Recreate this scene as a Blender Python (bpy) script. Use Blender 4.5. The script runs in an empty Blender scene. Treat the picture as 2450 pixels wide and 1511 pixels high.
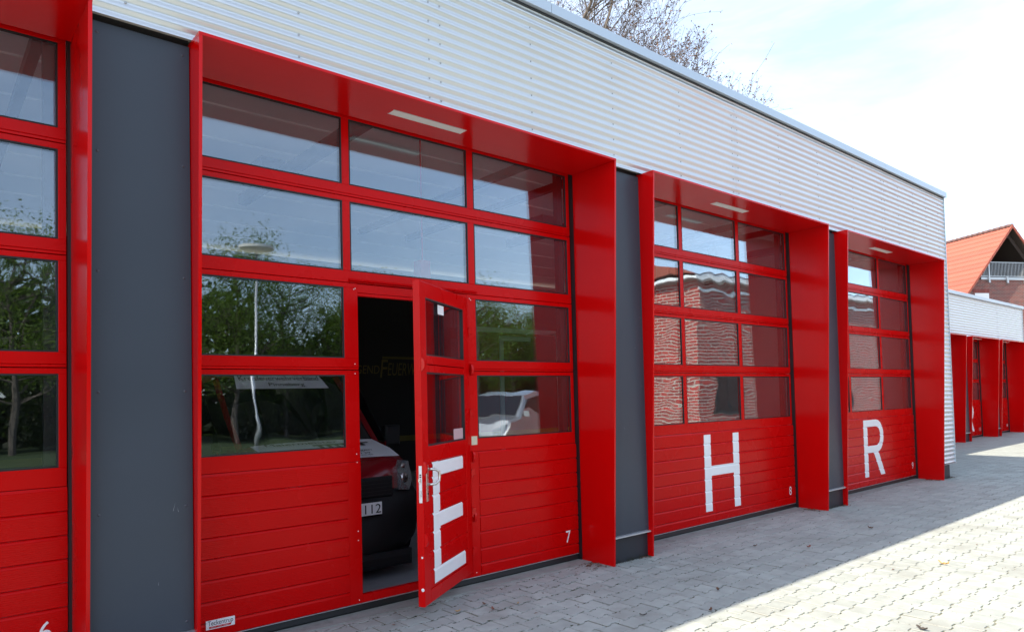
import bpy, math, random
from mathutils import Vector, Matrix
R = math.radians
SC = bpy.context.scene
COL = SC.collection

# ------------------------------------------------------------------ camera
def cam_basis(yaw, pitch, roll):
    cy, sy, cp, sp = math.cos(yaw), math.sin(yaw), math.cos(pitch), math.sin(pitch)
    f = Vector((sy*cp, cy*cp, sp)); r = Vector((cy, -sy, 0)); u = r.cross(f)
    cr, sr = math.cos(roll), math.sin(roll)
    return cr*r + sr*u, -sr*r + cr*u, f
CAM = Vector((-1.3299, -4.5343, 1.618))
cr_, cu_, cf_ = cam_basis(0.7062, 0.0337, -0.0241)
cd = bpy.data.cameras.new('camera'); cam = bpy.data.objects.new('camera', cd); COL.objects.link(cam)
cam.matrix_world = Matrix(((cr_.x, cu_.x, -cf_.x, CAM.x), (cr_.y, cu_.y, -cf_.y, CAM.y), (cr_.z, cu_.z, -cf_.z, CAM.z), (0, 0, 0, 1)))
cd.sensor_fit = 'HORIZONTAL'; cd.sensor_width = 36
cd.lens = 1678.8351*36/2450
cd.shift_x = 5.1248/2450; cd.shift_y = 140.2/2450
cd.clip_start = 0.05; cd.clip_end = 2000
SC.camera = cam

# ------------------------------------------------------------------ sky, sun, exposure
SUN = Vector((-1.0, 0.272, 1.0)).normalized()          # towards the sun
elev = math.asin(SUN.z); azim = math.atan2(SUN.x, SUN.y)   # azimuth from +y towards +x
w = bpy.data.worlds.new('World'); SC.world = w; w.use_nodes = True
nt = w.node_tree; nt.nodes.clear()
out = nt.nodes.new('ShaderNodeOutputWorld'); bg = nt.nodes.new('ShaderNodeBackground')
sky = nt.nodes.new('ShaderNodeTexSky'); sky.sky_type = 'NISHITA'; sky.sun_disc = False
sky.sun_elevation = elev; sky.sun_rotation = azim; sky.altitude = 0
sky.air_density = 1.0; sky.dust_density = 1.2; sky.ozone_density = 1.0
tc = nt.nodes.new('ShaderNodeTexCoord'); mp = nt.nodes.new('ShaderNodeMapping')
mp.inputs['Scale'].default_value = (1, 1, 3.2)
nz = nt.nodes.new('ShaderNodeTexNoise'); nz.inputs['Scale'].default_value = 2.3; nz.inputs['Detail'].default_value = 7
nz.inputs['Roughness'].default_value = .62; nz.inputs['Distortion'].default_value = .5
ramp = nt.nodes.new('ShaderNodeValToRGB')
ramp.color_ramp.elements[0].position = .40; ramp.color_ramp.elements[0].color = (0.17, 0.17, 0.17, 1)
ramp.color_ramp.elements[1].position = .72; ramp.color_ramp.elements[1].color = (.42, .42, .42, 1)
mix = nt.nodes.new('ShaderNodeMix'); mix.data_type = 'RGBA'
mix.inputs['B'].default_value = (6.4, 6.9, 7.5, 1)
nt.links.new(tc.outputs['Generated'], mp.inputs['Vector']); nt.links.new(mp.outputs['Vector'], nz.inputs['Vector'])
nt.links.new(nz.outputs['Fac'], ramp.inputs['Fac']); nt.links.new(ramp.outputs['Color'], mix.inputs['Factor'])
nt.links.new(sky.outputs['Color'], mix.inputs['A']); nt.links.new(mix.outputs['Result'], bg.inputs['Color'])
nt.links.new(bg.outputs['Background'], out.inputs['Surface'])
bg.inputs['Strength'].default_value = 0.135
sl = bpy.data.lights.new('sun', 'SUN'); sl.energy = 4.0; sl.angle = R(.53); sl.color = (1, .89, .72)
so = bpy.data.objects.new('sun', sl); COL.objects.link(so); so.location = SUN*60
so.rotation_euler = SUN.to_track_quat('Z', 'Y').to_euler()
vs = SC.view_settings; vs.view_transform = 'Standard'; vs.look = 'None'; vs.gamma = 1; vs.use_curve_mapping = False
vs.exposure = 1.45

# ------------------------------------------------------------------ helpers
def tag(o, label=None, cat=None, group=None, kind=None):
    if label: o['label'] = label
    if cat: o['category'] = cat
    if group: o['group'] = group
    if kind: o['kind'] = kind
    return o
def empty(name, loc=(0, 0, 0), rz=0, label=None, cat=None, group=None, parent=None):
    o = bpy.data.objects.new(name, None); COL.objects.link(o); o.location = loc; o.rotation_euler = (0, 0, rz)
    o.empty_display_size = .2
    if parent: o.parent = parent
    return tag(o, label, cat, group)
def link(name, me, parent=None, loc=(0, 0, 0)):
    o = bpy.data.objects.new(name, me); COL.objects.link(o); o.location = loc
    if parent: o.parent = parent
    return o
def dup(o, parent=None, loc=None):
    c = o.copy(); COL.objects.link(c)
    if parent is not None: c.parent = parent
    if loc is not None: c.location = loc
    return c
def dup_tree(o, parent=None, loc=None):
    c = dup(o, parent, loc)
    for ch in list(o.children): dup_tree(ch, c)
    return c
class MB:
    def __init__(s): s.v = []; s.f = []; s.m = []
    def quad(s, *p, m=0):
        n = len(s.v); s.v += [tuple(q) for q in p]; s.f.append(tuple(range(n, n+len(p)))); s.m.append(m); return s
    def box(s, x0, x1, y0, y1, z0, z1, m=0):
        n = len(s.v)
        s.v += [(x0, y0, z0), (x1, y0, z0), (x1, y1, z0), (x0, y1, z0), (x0, y0, z1), (x1, y0, z1), (x1, y1, z1), (x0, y1, z1)]
        for q in ((0, 3, 2, 1), (4, 5, 6, 7), (0, 1, 5, 4), (1, 2, 6, 5), (2, 3, 7, 6), (3, 0, 4, 7)):
            s.f.append(tuple(n+k for k in q)); s.m.append(m)
        return s
    def bev(s, x0, x1, y0, y1, z0, z1, b=.003, m=0):
        # box whose front (low y) edges are bevelled
        n = len(s.v)
        s.v += [(x0, y1, z0), (x1, y1, z0), (x1, y1, z1), (x0, y1, z1), (x0, y0+b, z0), (x1, y0+b, z0), (x1, y0+b, z1), (x0, y0+b, z1),
                (x0+b, y0, z0+b), (x1-b, y0, z0+b), (x1-b, y0, z1-b), (x0+b, y0, z1-b)]
        F = [(3, 2, 1, 0), (8, 9, 10, 11)]
        for k in range(4):
            j = (k+1) % 4
            F += [(k, j, 4+j, 4+k), (4+k, 4+j, 8+j, 8+k)]
        for q in F: s.f.append(tuple(n+k for k in q)); s.m.append(m)
        return s
    def prism(s, poly, axis, a0, a1, m=0):
        # poly: 2-D points in the other two axes (x,z) for axis y, (y,z) for axis x, (x,y) for axis z
        def P(q, a): return {'y': (q[0], a, q[1]), 'x': (a, q[0], q[1]), 'z': (q[0], q[1], a)}[axis]
        n = len(s.v); k = len(poly)
        s.v += [P(q, a0) for q in poly] + [P(q, a1) for q in poly]
        s.f.append(tuple(range(n, n+k))); s.m.append(m)
        s.f.append(tuple(range(n+2*k-1, n+k-1, -1))); s.m.append(m)
        for i in range(k):
            j = (i+1) % k; s.f.append((n+j, n+i, n+k+i, n+k+j)); s.m.append(m)
        return s
    def tube(s, pts, rad, n=8, m=0, cap=True):
        pts = [Vector(p) for p in pts]
        rad = rad if isinstance(rad, (list, tuple)) else [rad]*len(pts)
        b = len(s.v); up = None
        for i, p in enumerate(pts):
            t = (pts[min(i+1, len(pts)-1)]-pts[max(i-1, 0)]).normalized()
            if up is None:
                a = Vector((0, 0, 1)) if abs(t.z) < .9 else Vector((1, 0, 0)); up = t.cross(a).normalized()
            else:
                up = (up - t*up.dot(t)).normalized()
            q = t.cross(up)
            for k in range(n):
                an = 2*math.pi*k/n; s.v.append(tuple(p+(up*math.cos(an)+q*math.sin(an))*rad[i]))
        for i in range(len(pts)-1):
            for k in range(n):
                j = (k+1) % n; s.f.append((b+i*n+k, b+i*n+j, b+(i+1)*n+j, b+(i+1)*n+k)); s.m.append(m)
        if cap:
            s.f.append(tuple(b+k for k in range(n-1, -1, -1))); s.m.append(m)
            e = b+(len(pts)-1)*n; s.f.append(tuple(e+k for k in range(n))); s.m.append(m)
        return s
    def dome(s, c, nrm, r, h, n=8, m=0):
        c = Vector(c); nrm = Vector(nrm).normalized(); a = Vector((0, 0, 1)) if abs(nrm.z) < .9 else Vector((1, 0, 0))
        u = nrm.cross(a).normalized(); q = nrm.cross(u); b = len(s.v)
        for rr, hh in ((r, 0), (r*.8, h*.7)):
            for k in range(n):
                an = 2*math.pi*k/n; s.v.append(tuple(c+(u*math.cos(an)+q*math.sin(an))*rr+nrm*hh))
        s.v.append(tuple(c+nrm*h))
        for k in range(n):
            j = (k+1) % n; s.f.append((b+k, b+j, b+n+j, b+n+k)); s.m.append(m); s.f.append((b+n+k, b+n+j, b+2*n)); s.m.append(m)
        return s
    def mesh(s, name, mats, smooth=False):
        me = bpy.data.meshes.new(name); me.from_pydata(s.v, [], s.f)
        mats = mats if isinstance(mats, (list, tuple)) else [mats]
        for k in mats: me.materials.append(k)
        if len(mats) > 1: me.polygons.foreach_set('material_index', s.m)
        if smooth: me.polygons.foreach_set('use_smooth', [True]*len(me.polygons))
        me.update(); return me
    def build(s, name, mats, parent=None, loc=(0, 0, 0), smooth=False):
        return link(name, s.mesh(name, mats, smooth), parent, loc)

# ------------------------------------------------------------------ materials
def mat(name, col, rough=.5, metal=0, spec=.5, var=0, vscale=3, bump=0, bscale=60, rnd=0, coat=0, island=False, stain=None, sscale=1.0, world=False):
    m = bpy.data.materials.new(name); m.use_nodes = True; n = m.node_tree; b = n.nodes['Principled BSDF']
    b.inputs['Roughness'].default_value = rough; b.inputs['Metallic'].default_value = metal
    b.inputs['Specular IOR Level'].default_value = spec; b.inputs['Base Color'].default_value = (*col, 1)
    if coat: b.inputs['Coat Weight'].default_value = coat; b.inputs['Coat Roughness'].default_value = .06
    t = n.nodes.new('ShaderNodeTexCoord'); last = None
    crd = n.nodes.new('ShaderNodeNewGeometry').outputs['Position'] if world else t.outputs['Object']   # world: one pattern runs over many pieces
    def mulv(fac_out, lo, hi):
        nonlocal last
        mr = n.nodes.new('ShaderNodeMapRange'); mr.inputs['To Min'].default_value = lo; mr.inputs['To Max'].default_value = hi
        n.links.new(fac_out, mr.inputs['Value'])
        mx = n.nodes.new('ShaderNodeMix'); mx.data_type = 'RGBA'; mx.blend_type = 'MULTIPLY'; mx.inputs['Factor'].default_value = 1
        if last: n.links.new(last, mx.inputs['A'])
        else: mx.inputs['A'].default_value = (*col, 1)
        n.links.new(mr.outputs['Result'], mx.inputs['B']); last = mx.outputs['Result']
    if var:
        a = n.nodes.new('ShaderNodeTexNoise'); a.inputs['Scale'].default_value = vscale; a.inputs['Detail'].default_value = 5
        n.links.new(crd, a.inputs['Vector']); mulv(a.outputs['Fac'], 1-var*1.6, 1+var*1.6)
        mr = n.nodes.new('ShaderNodeMapRange'); mr.inputs['To Min'].default_value = max(.02, rough*.75); mr.inputs['To Max'].default_value = min(1, rough*1.25)
        n.links.new(a.outputs['Fac'], mr.inputs['Value']); n.links.new(mr.outputs['Result'], b.inputs['Roughness'])
    if rnd:
        if island:
            g = n.nodes.new('ShaderNodeNewGeometry'); mulv(g.outputs['Random Per Island'], 1-rnd, 1+rnd)
        else:
            g = n.nodes.new('ShaderNodeObjectInfo'); mulv(g.outputs['Random'], 1-rnd, 1+rnd)
    if stain:
        a = n.nodes.new('ShaderNodeTexNoise'); a.inputs['Scale'].default_value = sscale; a.inputs['Detail'].default_value = 8; a.inputs['Roughness'].default_value = .7
        n.links.new(crd, a.inputs['Vector'])
        mr = n.nodes.new('ShaderNodeMapRange'); mr.inputs['From Min'].default_value = .5; mr.inputs['From Max'].default_value = .68
        n.links.new(a.outputs['Fac'], mr.inputs['Value'])
        mx = n.nodes.new('ShaderNodeMix'); mx.data_type = 'RGBA'
        if last: n.links.new(last, mx.inputs['A'])
        else: mx.inputs['A'].default_value = (*col, 1)
        mx.inputs['B'].default_value = (*stain, 1); n.links.new(mr.outputs['Result'], mx.inputs['Factor']); last = mx.outputs['Result']
    if last: n.links.new(last, b.inputs['Base Color'])
    if bump:
        a = n.nodes.new('ShaderNodeTexNoise'); a.inputs['Scale'].default_value = bscale; a.inputs['Detail'].default_value = 4
        n.links.new(crd, a.inputs['Vector'])
        bp = n.nodes.new('ShaderNodeBump'); bp.inputs['Strength'].default_value = 1; bp.inputs['Distance'].default_value = bump
        n.links.new(a.outputs['Fac'], bp.inputs['Height']); n.links.new(bp.outputs['Normal'], b.inputs['Normal'])
    return m
def pane_mat(name, wave, tint=.94, base=.12, rough=.014):
    m = bpy.data.materials.new(name); m.use_nodes = True; n = m.node_tree; n.nodes.clear(); L = n.links.new
    o = n.nodes.new('ShaderNodeOutputMaterial'); mx = n.nodes.new('ShaderNodeMixShader'); tr = n.nodes.new('ShaderNodeBsdfTransparent')
    tr.inputs['Color'].default_value = (tint*.97, tint*.98, tint, 1)
    gl = n.nodes.new('ShaderNodeBsdfGlossy'); gl.inputs['Roughness'].default_value = rough; gl.inputs['Color'].default_value = (.80, .91, 1, 1)
    t = n.nodes.new('ShaderNodeTexCoord'); oi = n.nodes.new('ShaderNodeObjectInfo')
    ad = n.nodes.new('ShaderNodeVectorMath'); ad.operation = 'ADD'; sc = n.nodes.new('ShaderNodeVectorMath'); sc.operation = 'SCALE'
    L(oi.outputs['Location'], sc.inputs[0]); sc.inputs['Scale'].default_value = 1.0
    L(t.outputs['Object'], ad.inputs[0]); L(sc.outputs[0], ad.inputs[1])
    a = n.nodes.new('ShaderNodeTexNoise'); a.inputs['Scale'].default_value = 1.9; a.inputs['Detail'].default_value = 1.0; a.inputs['Roughness'].default_value = .45
    a.inputs['Distortion'].default_value = .6
    L(ad.outputs[0], a.inputs['Vector'])
    bp = n.nodes.new('ShaderNodeBump'); bp.inputs['Strength'].default_value = 1; bp.inputs['Distance'].default_value = wave; L(a.outputs['Fac'], bp.inputs['Height'])
    L(bp.outputs['Normal'], gl.inputs['Normal'])
    lw = n.nodes.new('ShaderNodeLayerWeight'); lw.inputs['Blend'].default_value = .5
    pw = n.nodes.new('ShaderNodeMath'); pw.operation = 'POWER'; pw.inputs[1].default_value = 2; L(lw.outputs['Facing'], pw.inputs[0])
    ml = n.nodes.new('ShaderNodeMath'); ml.operation = 'MULTIPLY_ADD'; ml.inputs[1].default_value = .62; ml.inputs[2].default_value = base; L(pw.outputs[0], ml.inputs[0])
    L(ml.outputs[0], mx.inputs['Fac']); L(tr.outputs[0], mx.inputs[1]); L(gl.outputs[0], mx.inputs[2]); L(mx.outputs[0], o.inputs['Surface'])
    return m
RED = mat('red_paint', (.56, .001, .0015), .20, spec=.24, var=.05, vscale=2.5, bump=.0004, bscale=9)
REDD = mat('red_door_paint', (.56, .001, .0015), .27, spec=.13, var=.05, vscale=2.0)
GREYP = mat('grey_fibre_panel', (.042, .051, .068), .42, spec=.35, var=.06, vscale=1.6, bump=.0002, bscale=400)
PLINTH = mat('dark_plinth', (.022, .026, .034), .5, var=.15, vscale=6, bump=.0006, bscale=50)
CORR = mat('silver_cladding', (.64, .655, .665), .34, metal=.66, spec=.5, var=.04, vscale=1.2)
ALU = mat('bare_aluminium', (.62, .64, .67), .36, metal=.7, var=.05, vscale=5)
COPE = mat('coping_sheet', (.48, .54, .60), .4, metal=.35, var=.03, vscale=2)
STEEL = mat('brushed_steel', (.62, .60, .57), .28, metal=1, var=.08, vscale=30)
BLACK = mat('black_rubber', (.010, .011, .013), .5, var=.2, vscale=12, bump=.0008, bscale=40)
GASK = mat('black_gasket', (.006, .006, .008), .55)
WHITE = mat('white_vinyl', (.82, .83, .84), .4, var=.03, vscale=10)
PRINTK = mat('black_print', (.012, .012, .014), .5)
PRINTR = mat('red_print', (.55, .01, .015), .5)
LIGHTP = mat('opal_plastic', (.80, .80, .78), .4, var=.02, vscale=8)
SCREW = mat('screw_steel', (.42, .43, .45), .35, metal=.8)
SCREWD = mat('screw_painted', (.055, .06, .075), .4)
PANE = [pane_mat('acrylic_pane_flat', .0005), pane_mat('acrylic_pane_wavy', .0017), pane_mat('acrylic_pane_warped', .0023, rough=.006)]
PAPER = mat('aged_paper', (.62, .55, .40), .8, var=.15, vscale=40)
CONC = mat('concrete_slab', (.27, .285, .265), .85, var=.2, vscale=14, bump=.0015, bscale=90, stain=(.17, .17, .155), sscale=7)
PAVE = mat('concrete_paver', (.31, .335, .315), .85, var=.16, vscale=9, bump=.0010, bscale=160, rnd=.09, stain=(.245, .255, .235), sscale=1.4, world=True)
PAVEJ = mat('concrete_paver_far', (.31, .335, .315), .85, var=.16, vscale=9, bump=.0010, bscale=160, rnd=.09, island=True, stain=(.245, .255, .235), sscale=1.4, world=True)
BED = mat('joint_sand', (.19, .18, .135), .95, var=.3, vscale=20, bump=.002, bscale=120, stain=(.05, .07, .018), sscale=3)
FLOOR = mat('workshop_floor', (.34, .36, .38), .6, var=.2, vscale=2, stain=(.22, .23, .24), sscale=2)
INWALL = mat('interior_wall', (.58, .57, .54), .8, var=.06)
INCEIL = mat('interior_ceiling', (.70, .70, .69), .7, var=.04)
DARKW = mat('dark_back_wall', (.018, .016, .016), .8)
INRED = mat('interior_red_wall', (.30, .012, .015), .6, var=.05)
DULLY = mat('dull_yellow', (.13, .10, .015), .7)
YELL = mat('yellow_stripe', (.62, .46, .03), .6, var=.1)
BARK = mat('grey_bark', (.115, .095, .08), .9, var=.25, vscale=12)
BUD = mat('brown_bud', (.13, .075, .05), .8, var=.3, vscale=3)
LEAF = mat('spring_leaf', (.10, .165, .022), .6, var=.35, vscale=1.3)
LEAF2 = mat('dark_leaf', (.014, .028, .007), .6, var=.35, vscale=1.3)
for m_, k_ in ((LEAF, (.17, .27, .03)), (LEAF2, (.05, .09, .012))):      # thin leaves let light through
    n_ = m_.node_tree; tl = n_.nodes.new('ShaderNodeBsdfTranslucent'); tl.inputs['Color'].default_value = (*k_, 1)
    ms = n_.nodes.new('ShaderNodeMixShader'); ms.inputs['Fac'].default_value = .5; om = n_.nodes['Material Output']
    n_.links.new(n_.nodes['Principled BSDF'].outputs[0], ms.inputs[1]); n_.links.new(tl.outputs[0], ms.inputs[2]); n_.links.new(ms.outputs[0], om.inputs['Surface'])
DRY = [mat('dry_leaf_brown', (.12, .055, .03), .8, var=.25, vscale=60), mat('dry_leaf_red', (.22, .07, .045), .8, var=.25, vscale=60),
       mat('dry_leaf_tan', (.38, .24, .09), .8, var=.25, vscale=60), mat('dry_leaf_dark', (.05, .04, .035), .8, var=.25, vscale=60)]

# ------------------------------------------------------------------ text and flat print
def text_mesh(s):
    cu = bpy.data.curves.new('print', 'FONT'); cu.body = s; cu.size = 1
    o = bpy.data.objects.new('print', cu); COL.objects.link(o)
    dg = bpy.context.evaluated_depsgraph_get(); me = bpy.data.meshes.new_from_object(o.evaluated_get(dg))
    COL.objects.unlink(o); bpy.data.objects.remove(o); bpy.data.curves.remove(cu)
    return me
def text(name, s, m, parent, org, right, up, width, height=None, slant=0):
    """flat lettering: lower left corner at org, running along right"""
    me = text_mesh(s); xs = [v.co.x for v in me.vertices]; ys = [v.co.y for v in me.vertices]
    x0, x1, y0, y1 = min(xs), max(xs), min(ys), max(ys)
    kx = width/(x1-x0); ky = kx if height is None else height/(y1-y0)
    org, right, up = Vector(org), Vector(right), Vector(up)
    for v in me.vertices:
        a = (v.co.x-x0)*kx; b = (v.co.y-y0)*ky
        v.co = org+right*(a+slant*b)+up*b
    me.materials.clear(); me.materials.append(m)
    return link(name, me, parent)
def clip(poly, k, lo, hi):
    """clip a 2-D polygon to lo<=p[k]<=hi"""
    for sgn, c in ((1, lo), (-1, hi)):
        o = []
        for i in range(len(poly)):
            a, b = poly[i-1], poly[i]; da, db = sgn*(a[k]-c), sgn*(b[k]-c)
            if (da >= 0) != (db >= 0):
                t = da/(da-db); o.append((a[0]+(b[0]-a[0])*t, a[1]+(b[1]-a[1])*t))
            if db >= 0: o.append(b)
        poly = o
        if len(poly) < 3: return []
    return poly
def rect(x0, x1, z0, z1): return [(x0, z0), (x1, z0), (x1, z1), (x0, z1)]
def letter_R(x, z0, z1, wd):
    st = wd*.185; h = z1-z0; bh = h*.125; mid = z0+h*.415
    P = [rect(x, x+st, z0, z1), rect(x+st, x+wd*.62, z1-bh, z1), rect(x+st, x+wd*.62, mid, mid+bh)]
    cx, cz = x+wd*.62, (z1+mid)/2; ro = (wd*.36, (z1-mid)/2); ri = (wd*.19, (z1-mid)/2-bh)
    for k in range(10):
        a, b = [-math.pi/2+math.pi*q/10 for q in (k, k+1)]
        P.append([(cx+ri[0]*math.cos(a), cz+ri[1]*math.sin(a)), (cx+ro[0]*math.cos(a), cz+ro[1]*math.sin(a)),
                  (cx+ro[0]*math.cos(b), cz+ro[1]*math.sin(b)), (cx+ri[0]*math.cos(b), cz+ri[1]*math.sin(b))])
    P.append([(x+wd*.46, mid+.002), (x+wd*.70, mid+.002), (x+wd, z0), (x+wd*.78, z0)])
    return P

# ================================================================== GROUND
def tone(o, k='structure'): o['kind'] = k; return o
GRASS = mat('lawn', (.022, .042, .009), .95, var=.35, vscale=1.5, bump=.02, bscale=20)
EARTH = mat('ground_earth', (.10, .10, .07), .95, var=.3, vscale=.3)
g = MB(); g.quad((-600, -600, -.05), (600, -600, -.05), (600, 600, -.05), (-600, 600, -.05)); tone(g.build('ground', EARTH))
PX0, PX1, PY0, PY1 = -2.0, 17.0, -3.9, .18
# far paving: same stones shown by the material only
FARP = mat('paving_far', (.31, .335, .315), .85, var=.14, vscale=5, bump=.0008, bscale=120, stain=(.25, .265, .245), sscale=1.4, world=True)
def far_joints():
    n = FARP.node_tree; b = n.nodes['Principled BSDF']; L = n.links.new
    t = n.nodes.new('ShaderNodeTexCoord'); br = n.nodes.new('ShaderNodeTexBrick'); br.inputs['Scale'].default_value = 1
    br.inputs['Brick Width'].default_value = .2; br.inputs['Row Height'].default_value = .165; br.inputs['Mortar Size'].default_value = .004
    br.inputs['Color1'].default_value = (1, 1, 1, 1); br.inputs['Color2'].default_value = (.9, .9, .9, 1); br.inputs['Mortar'].default_value = (.55, .52, .45, 1)
    ns = n.nodes.new('ShaderNodeTexNoise'); ns.inputs['Scale'].default_value = 6
    va = n.nodes.new('ShaderNodeVectorMath'); va.operation = 'MULTIPLY_ADD'; va.inputs[1].default_value = (.06, .06, 0)
    L(t.outputs['Object'], ns.inputs['Vector']); L(ns.outputs['Color'], va.inputs[0]); L(t.outputs['Object'], va.inputs[2]); L(va.outputs[0], br.inputs['Vector'])
    src = b.inputs['Base Color'].links[0].from_socket
    mx = n.nodes.new('ShaderNodeMix'); mx.data_type = 'RGBA'; mx.blend_type = 'MULTIPLY'; mx.inputs['Factor'].default_value = 1
    L(src, mx.inputs['A']); L(br.outputs['Color'], mx.inputs['B']); L(mx.outputs['Result'], b.inputs['Base Color'])
far_joints()
g = MB(); z = -.002
g.quad((PX1, PY0, z), (60, PY0, z), (60, 3.3, z), (PX1, 3.3, z)); g.quad((-20, -14.5, z), (60, -14.5, z), (60, PY0, z), (-20, PY0, z))
g.quad((-20, PY0, z), (PX0, PY0, z), (PX0, .45, z), (-20, .45, z)); g.quad((13.06, PY1, z), (PX1, PY1, z), (PX1, 3.3, z), (13.06, 3.3, z))
tone(g.build('paving_yard', FARP))
g = MB(); g.quad((-20, -60, -.02), (90, -60, -.02), (90, -14.4, -.02), (-20, -14.4, -.02)); tone(g.build('lawn', GRASS))
g = MB(); g.box(-20, 60, -14.55, -14.4, -.2, .03); tone(g.build('lawn_kerb', CONC))
paving = tone(MB().quad((PX0, PY0, -.0055), (PX1, PY0, -.0055), (PX1, .45, -.0055), (PX0, .45, -.0055)).build('paving', BED))
rng = random.Random(4)
def bone(inset):
    L, we, ww = .1, .0925, .0725; i = inset; q = .045; sl = .012
    pts = []
    prof = [(-L+i, we-i), (-q-sl, we-i), (-q+sl, ww-i), (q-sl, ww-i), (q+sl, we-i), (L-i, we-i)]
    return [(u, v) for u, v in prof] + [(u, -v) for u, v in reversed(prof)]
def bone_mesh():
    a, b = bone(.0068), bone(.0046); n = len(a); v = [(x, y, 0) for x, y in a]+[(x, y, -.0042) for x, y in b]
    f = [tuple(range(n-1, -1, -1))]+[(i, (i+1) % n, n+(i+1) % n, n+i) for i in range(n)]
    return v, f
bv, bf = bone_mesh()
pm = bpy.data.meshes.new('paver'); pm.from_pydata(bv, [], bf); pm.materials.append(PAVE); pm.update()
spots = []
rows = int((PY1-PY0)/.165)
for r_ in range(rows):
    y = PY1-.083-.165*r_
    for c_ in range(int((PX1-PX0)/.2)+1):
        x = PX0+.2*c_+(.1 if r_ % 2 else 0)
        spots.append((x, y))
for k in range(3):                       # between the surrounds the stones run on to the plinth
    pass
def seen(x, y):
    d = Vector((x, y, 0))-CAM; z = d.dot(cf_)
    if z < .3: return None
    return 1225-5.1+1678.8*d.dot(cr_)/z, 755.5+140.2-1678.8*d.dot(cu_)/z, z
inview = []; rest = []
for (x, y) in spots:
    s = seen(x, y)
    if s and -20 < s[0] < 2470 and s[1] < 1530: inview.append((s[2], x, y))
    else: rest.append((x, y))
inview.sort()
near = inview[:295]; rest += [(x, y) for _, x, y in inview[295:]]
for _, x, y in near:
    o = link('paver', pm, paving, (x+rng.gauss(0, .0012), y+rng.gauss(0, .0012), rng.gauss(-.0005, .0011)))
    o.rotation_euler = (rng.gauss(0, .006), rng.gauss(0, .006), rng.gauss(0, .008))
V = []; F = []
for x, y in rest:
    n = len(V); a = rng.gauss(0, .006); dz = rng.gauss(-.0005, .0011)
    V += [(x+p[0]-a*p[1], y+p[1]+a*p[0], p[2]+dz) for p in bv]; F += [tuple(n+i for i in q) for q in bf]
me = bpy.data.meshes.new('pavers_beyond'); me.from_pydata(V, [], F); me.materials.append(PAVEJ); me.update()
tag(link('pavers_beyond', me, paving), kind='stuff')

# ================================================================== FIRE STATION
P, W, ZS, T, YB, YD = 4.351, 3.75, 3.853, .02, .375, .42
station = empty('fire_station', (0, 0, 0), 0, 'long fire station with red framed gates below a band of silver corrugated cladding', 'fire station')
wing = empty('fire_station_wing', (19.72, 2.59, 0), 0, 'lower fire station wing at far right with narrow red gates, set back beyond the corner', 'fire station')

SLATS = [.066, .165, .302, .445, .586, .727, .867, 1.01, 1.155]
def slat_mesh(x0, x1, z0, z1, yf=.404, ridges=9):
    prof = [(.416, z0), (yf, z0+.006)]
    a, b = z0+.009, z1-.020; st = (b-a)/ridges
    for k in range(ridges):
        prof += [(yf, a+st*k), (yf, a+st*(k+.62)), (yf+.0014, a+st*(k+.72)), (yf+.0014, a+st*(k+.95))]
    prof += [(yf, z1-.018), (.416, z1-.001)]
    m = MB(); n = len(prof)
    m.v = [(x0, y, z) for y, z in prof]+[(x1, y, z) for y, z in prof]
    m.f = [(k, n+k, n+k+1, k+1) for k in range(n-1)]; m.m = [0]*(n-1)
    m.quad((x0, .43, z0), (x0, .43, z1), (x0, yf, z1-.018), (x0, yf, z0+.006)); m.quad((x1, .43, z0), (x1, yf, z0+.006), (x1, yf, z1-.018), (x1, .43, z1))
    return m.mesh('slat', REDD)
def bands(sl):
    """(z low, z high, offset low, offset high) of the film laid over the slat profile"""
    o = []
    for a, b in zip(sl[:-1], sl[1:]): o += [(a, a+.006, .0085, -.0016), (a+.006, b-.018, -.0016, -.0016), (b-.018, b, -.0016, .0085)]
    return o
def letter(name, polys, parent, sl, yf=.404, tf=None):
    m = MB()
    for pl in polys:
        for lo, hi, da, db in bands(sl):
            c = clip(pl, 1, lo, hi)
            if c: m.quad(*[(p[0], yf+da+(db-da)*(p[1]-lo)/(hi-lo), p[1]) for p in c])
    if tf: m.v = [tf(*p) for p in m.v]
    return m.build(name, WHITE, parent)
def pane(parent, x0, x1, z0, z1, kind, y=.437):
    m = MB(); hx, hz = (x1-x0)/2+.004, (z1-z0)/2+.004
    m.box(-hx, hx, -.009, .009, -hz, hz)
    return m.build('pane', PANE[kind], parent, ((x0+x1)/2, y, (z0+z1)/2))
def gasket(mb, x0, x1, z0, z1, y0=.4185, y1=.434, w_=.010):
    mb.box(x0, x1, y0, y1, z1-w_, z1); mb.box(x0, x1, y0, y1, z0, z0+w_); mb.box(x0, x0+w_, y0, y1, z0+w_, z1-w_); mb.box(x1-w_, x1, y0, y1, z0+w_, z1-w_)

COLS = [(.07, 1.219), (1.281, 2.440), (2.508, 3.690)]
ROWS = [(3.322, 3.846), (2.643, 3.192), (1.960, 2.513), (1.270, 1.830)]
JOINT = [3.232, 2.550, 1.868]
def rails_and_stiles(fr, xl, xr, cols, rows, joints, ztop, zlow):
    """frame of a glazed sectional door: butted horizontal rails, stiles and mullions"""
    edges = [ztop]+joints+[zlow]
    for k, (z0, z1) in enumerate(rows):
        up, dn = edges[k], edges[k+1]
        if k == 0: fr.bev(xl, xr, .415, .46, z1, up, .002)
        else: fr.bev(xl, xr, .4175, .46, z1, up-.004, .002)
        if k == len(rows)-1: fr.bev(xl, xr, .415, .46, dn+.0005, z0, .003)
        else:
            fr.bev(xl, xr, .415, .46, dn+.020, z0, .003); fr.bev(xl, xr, .4195, .46, dn+.002, dn+.019, .002)
        xs = [xl]+[c for q in cols for c in q]+[xr]
        for a, b in zip(xs[0::2], xs[1::2]):
            if b-a > .005: fr.bev(a, b, .4165, .458, z0, z1, .002)
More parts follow.
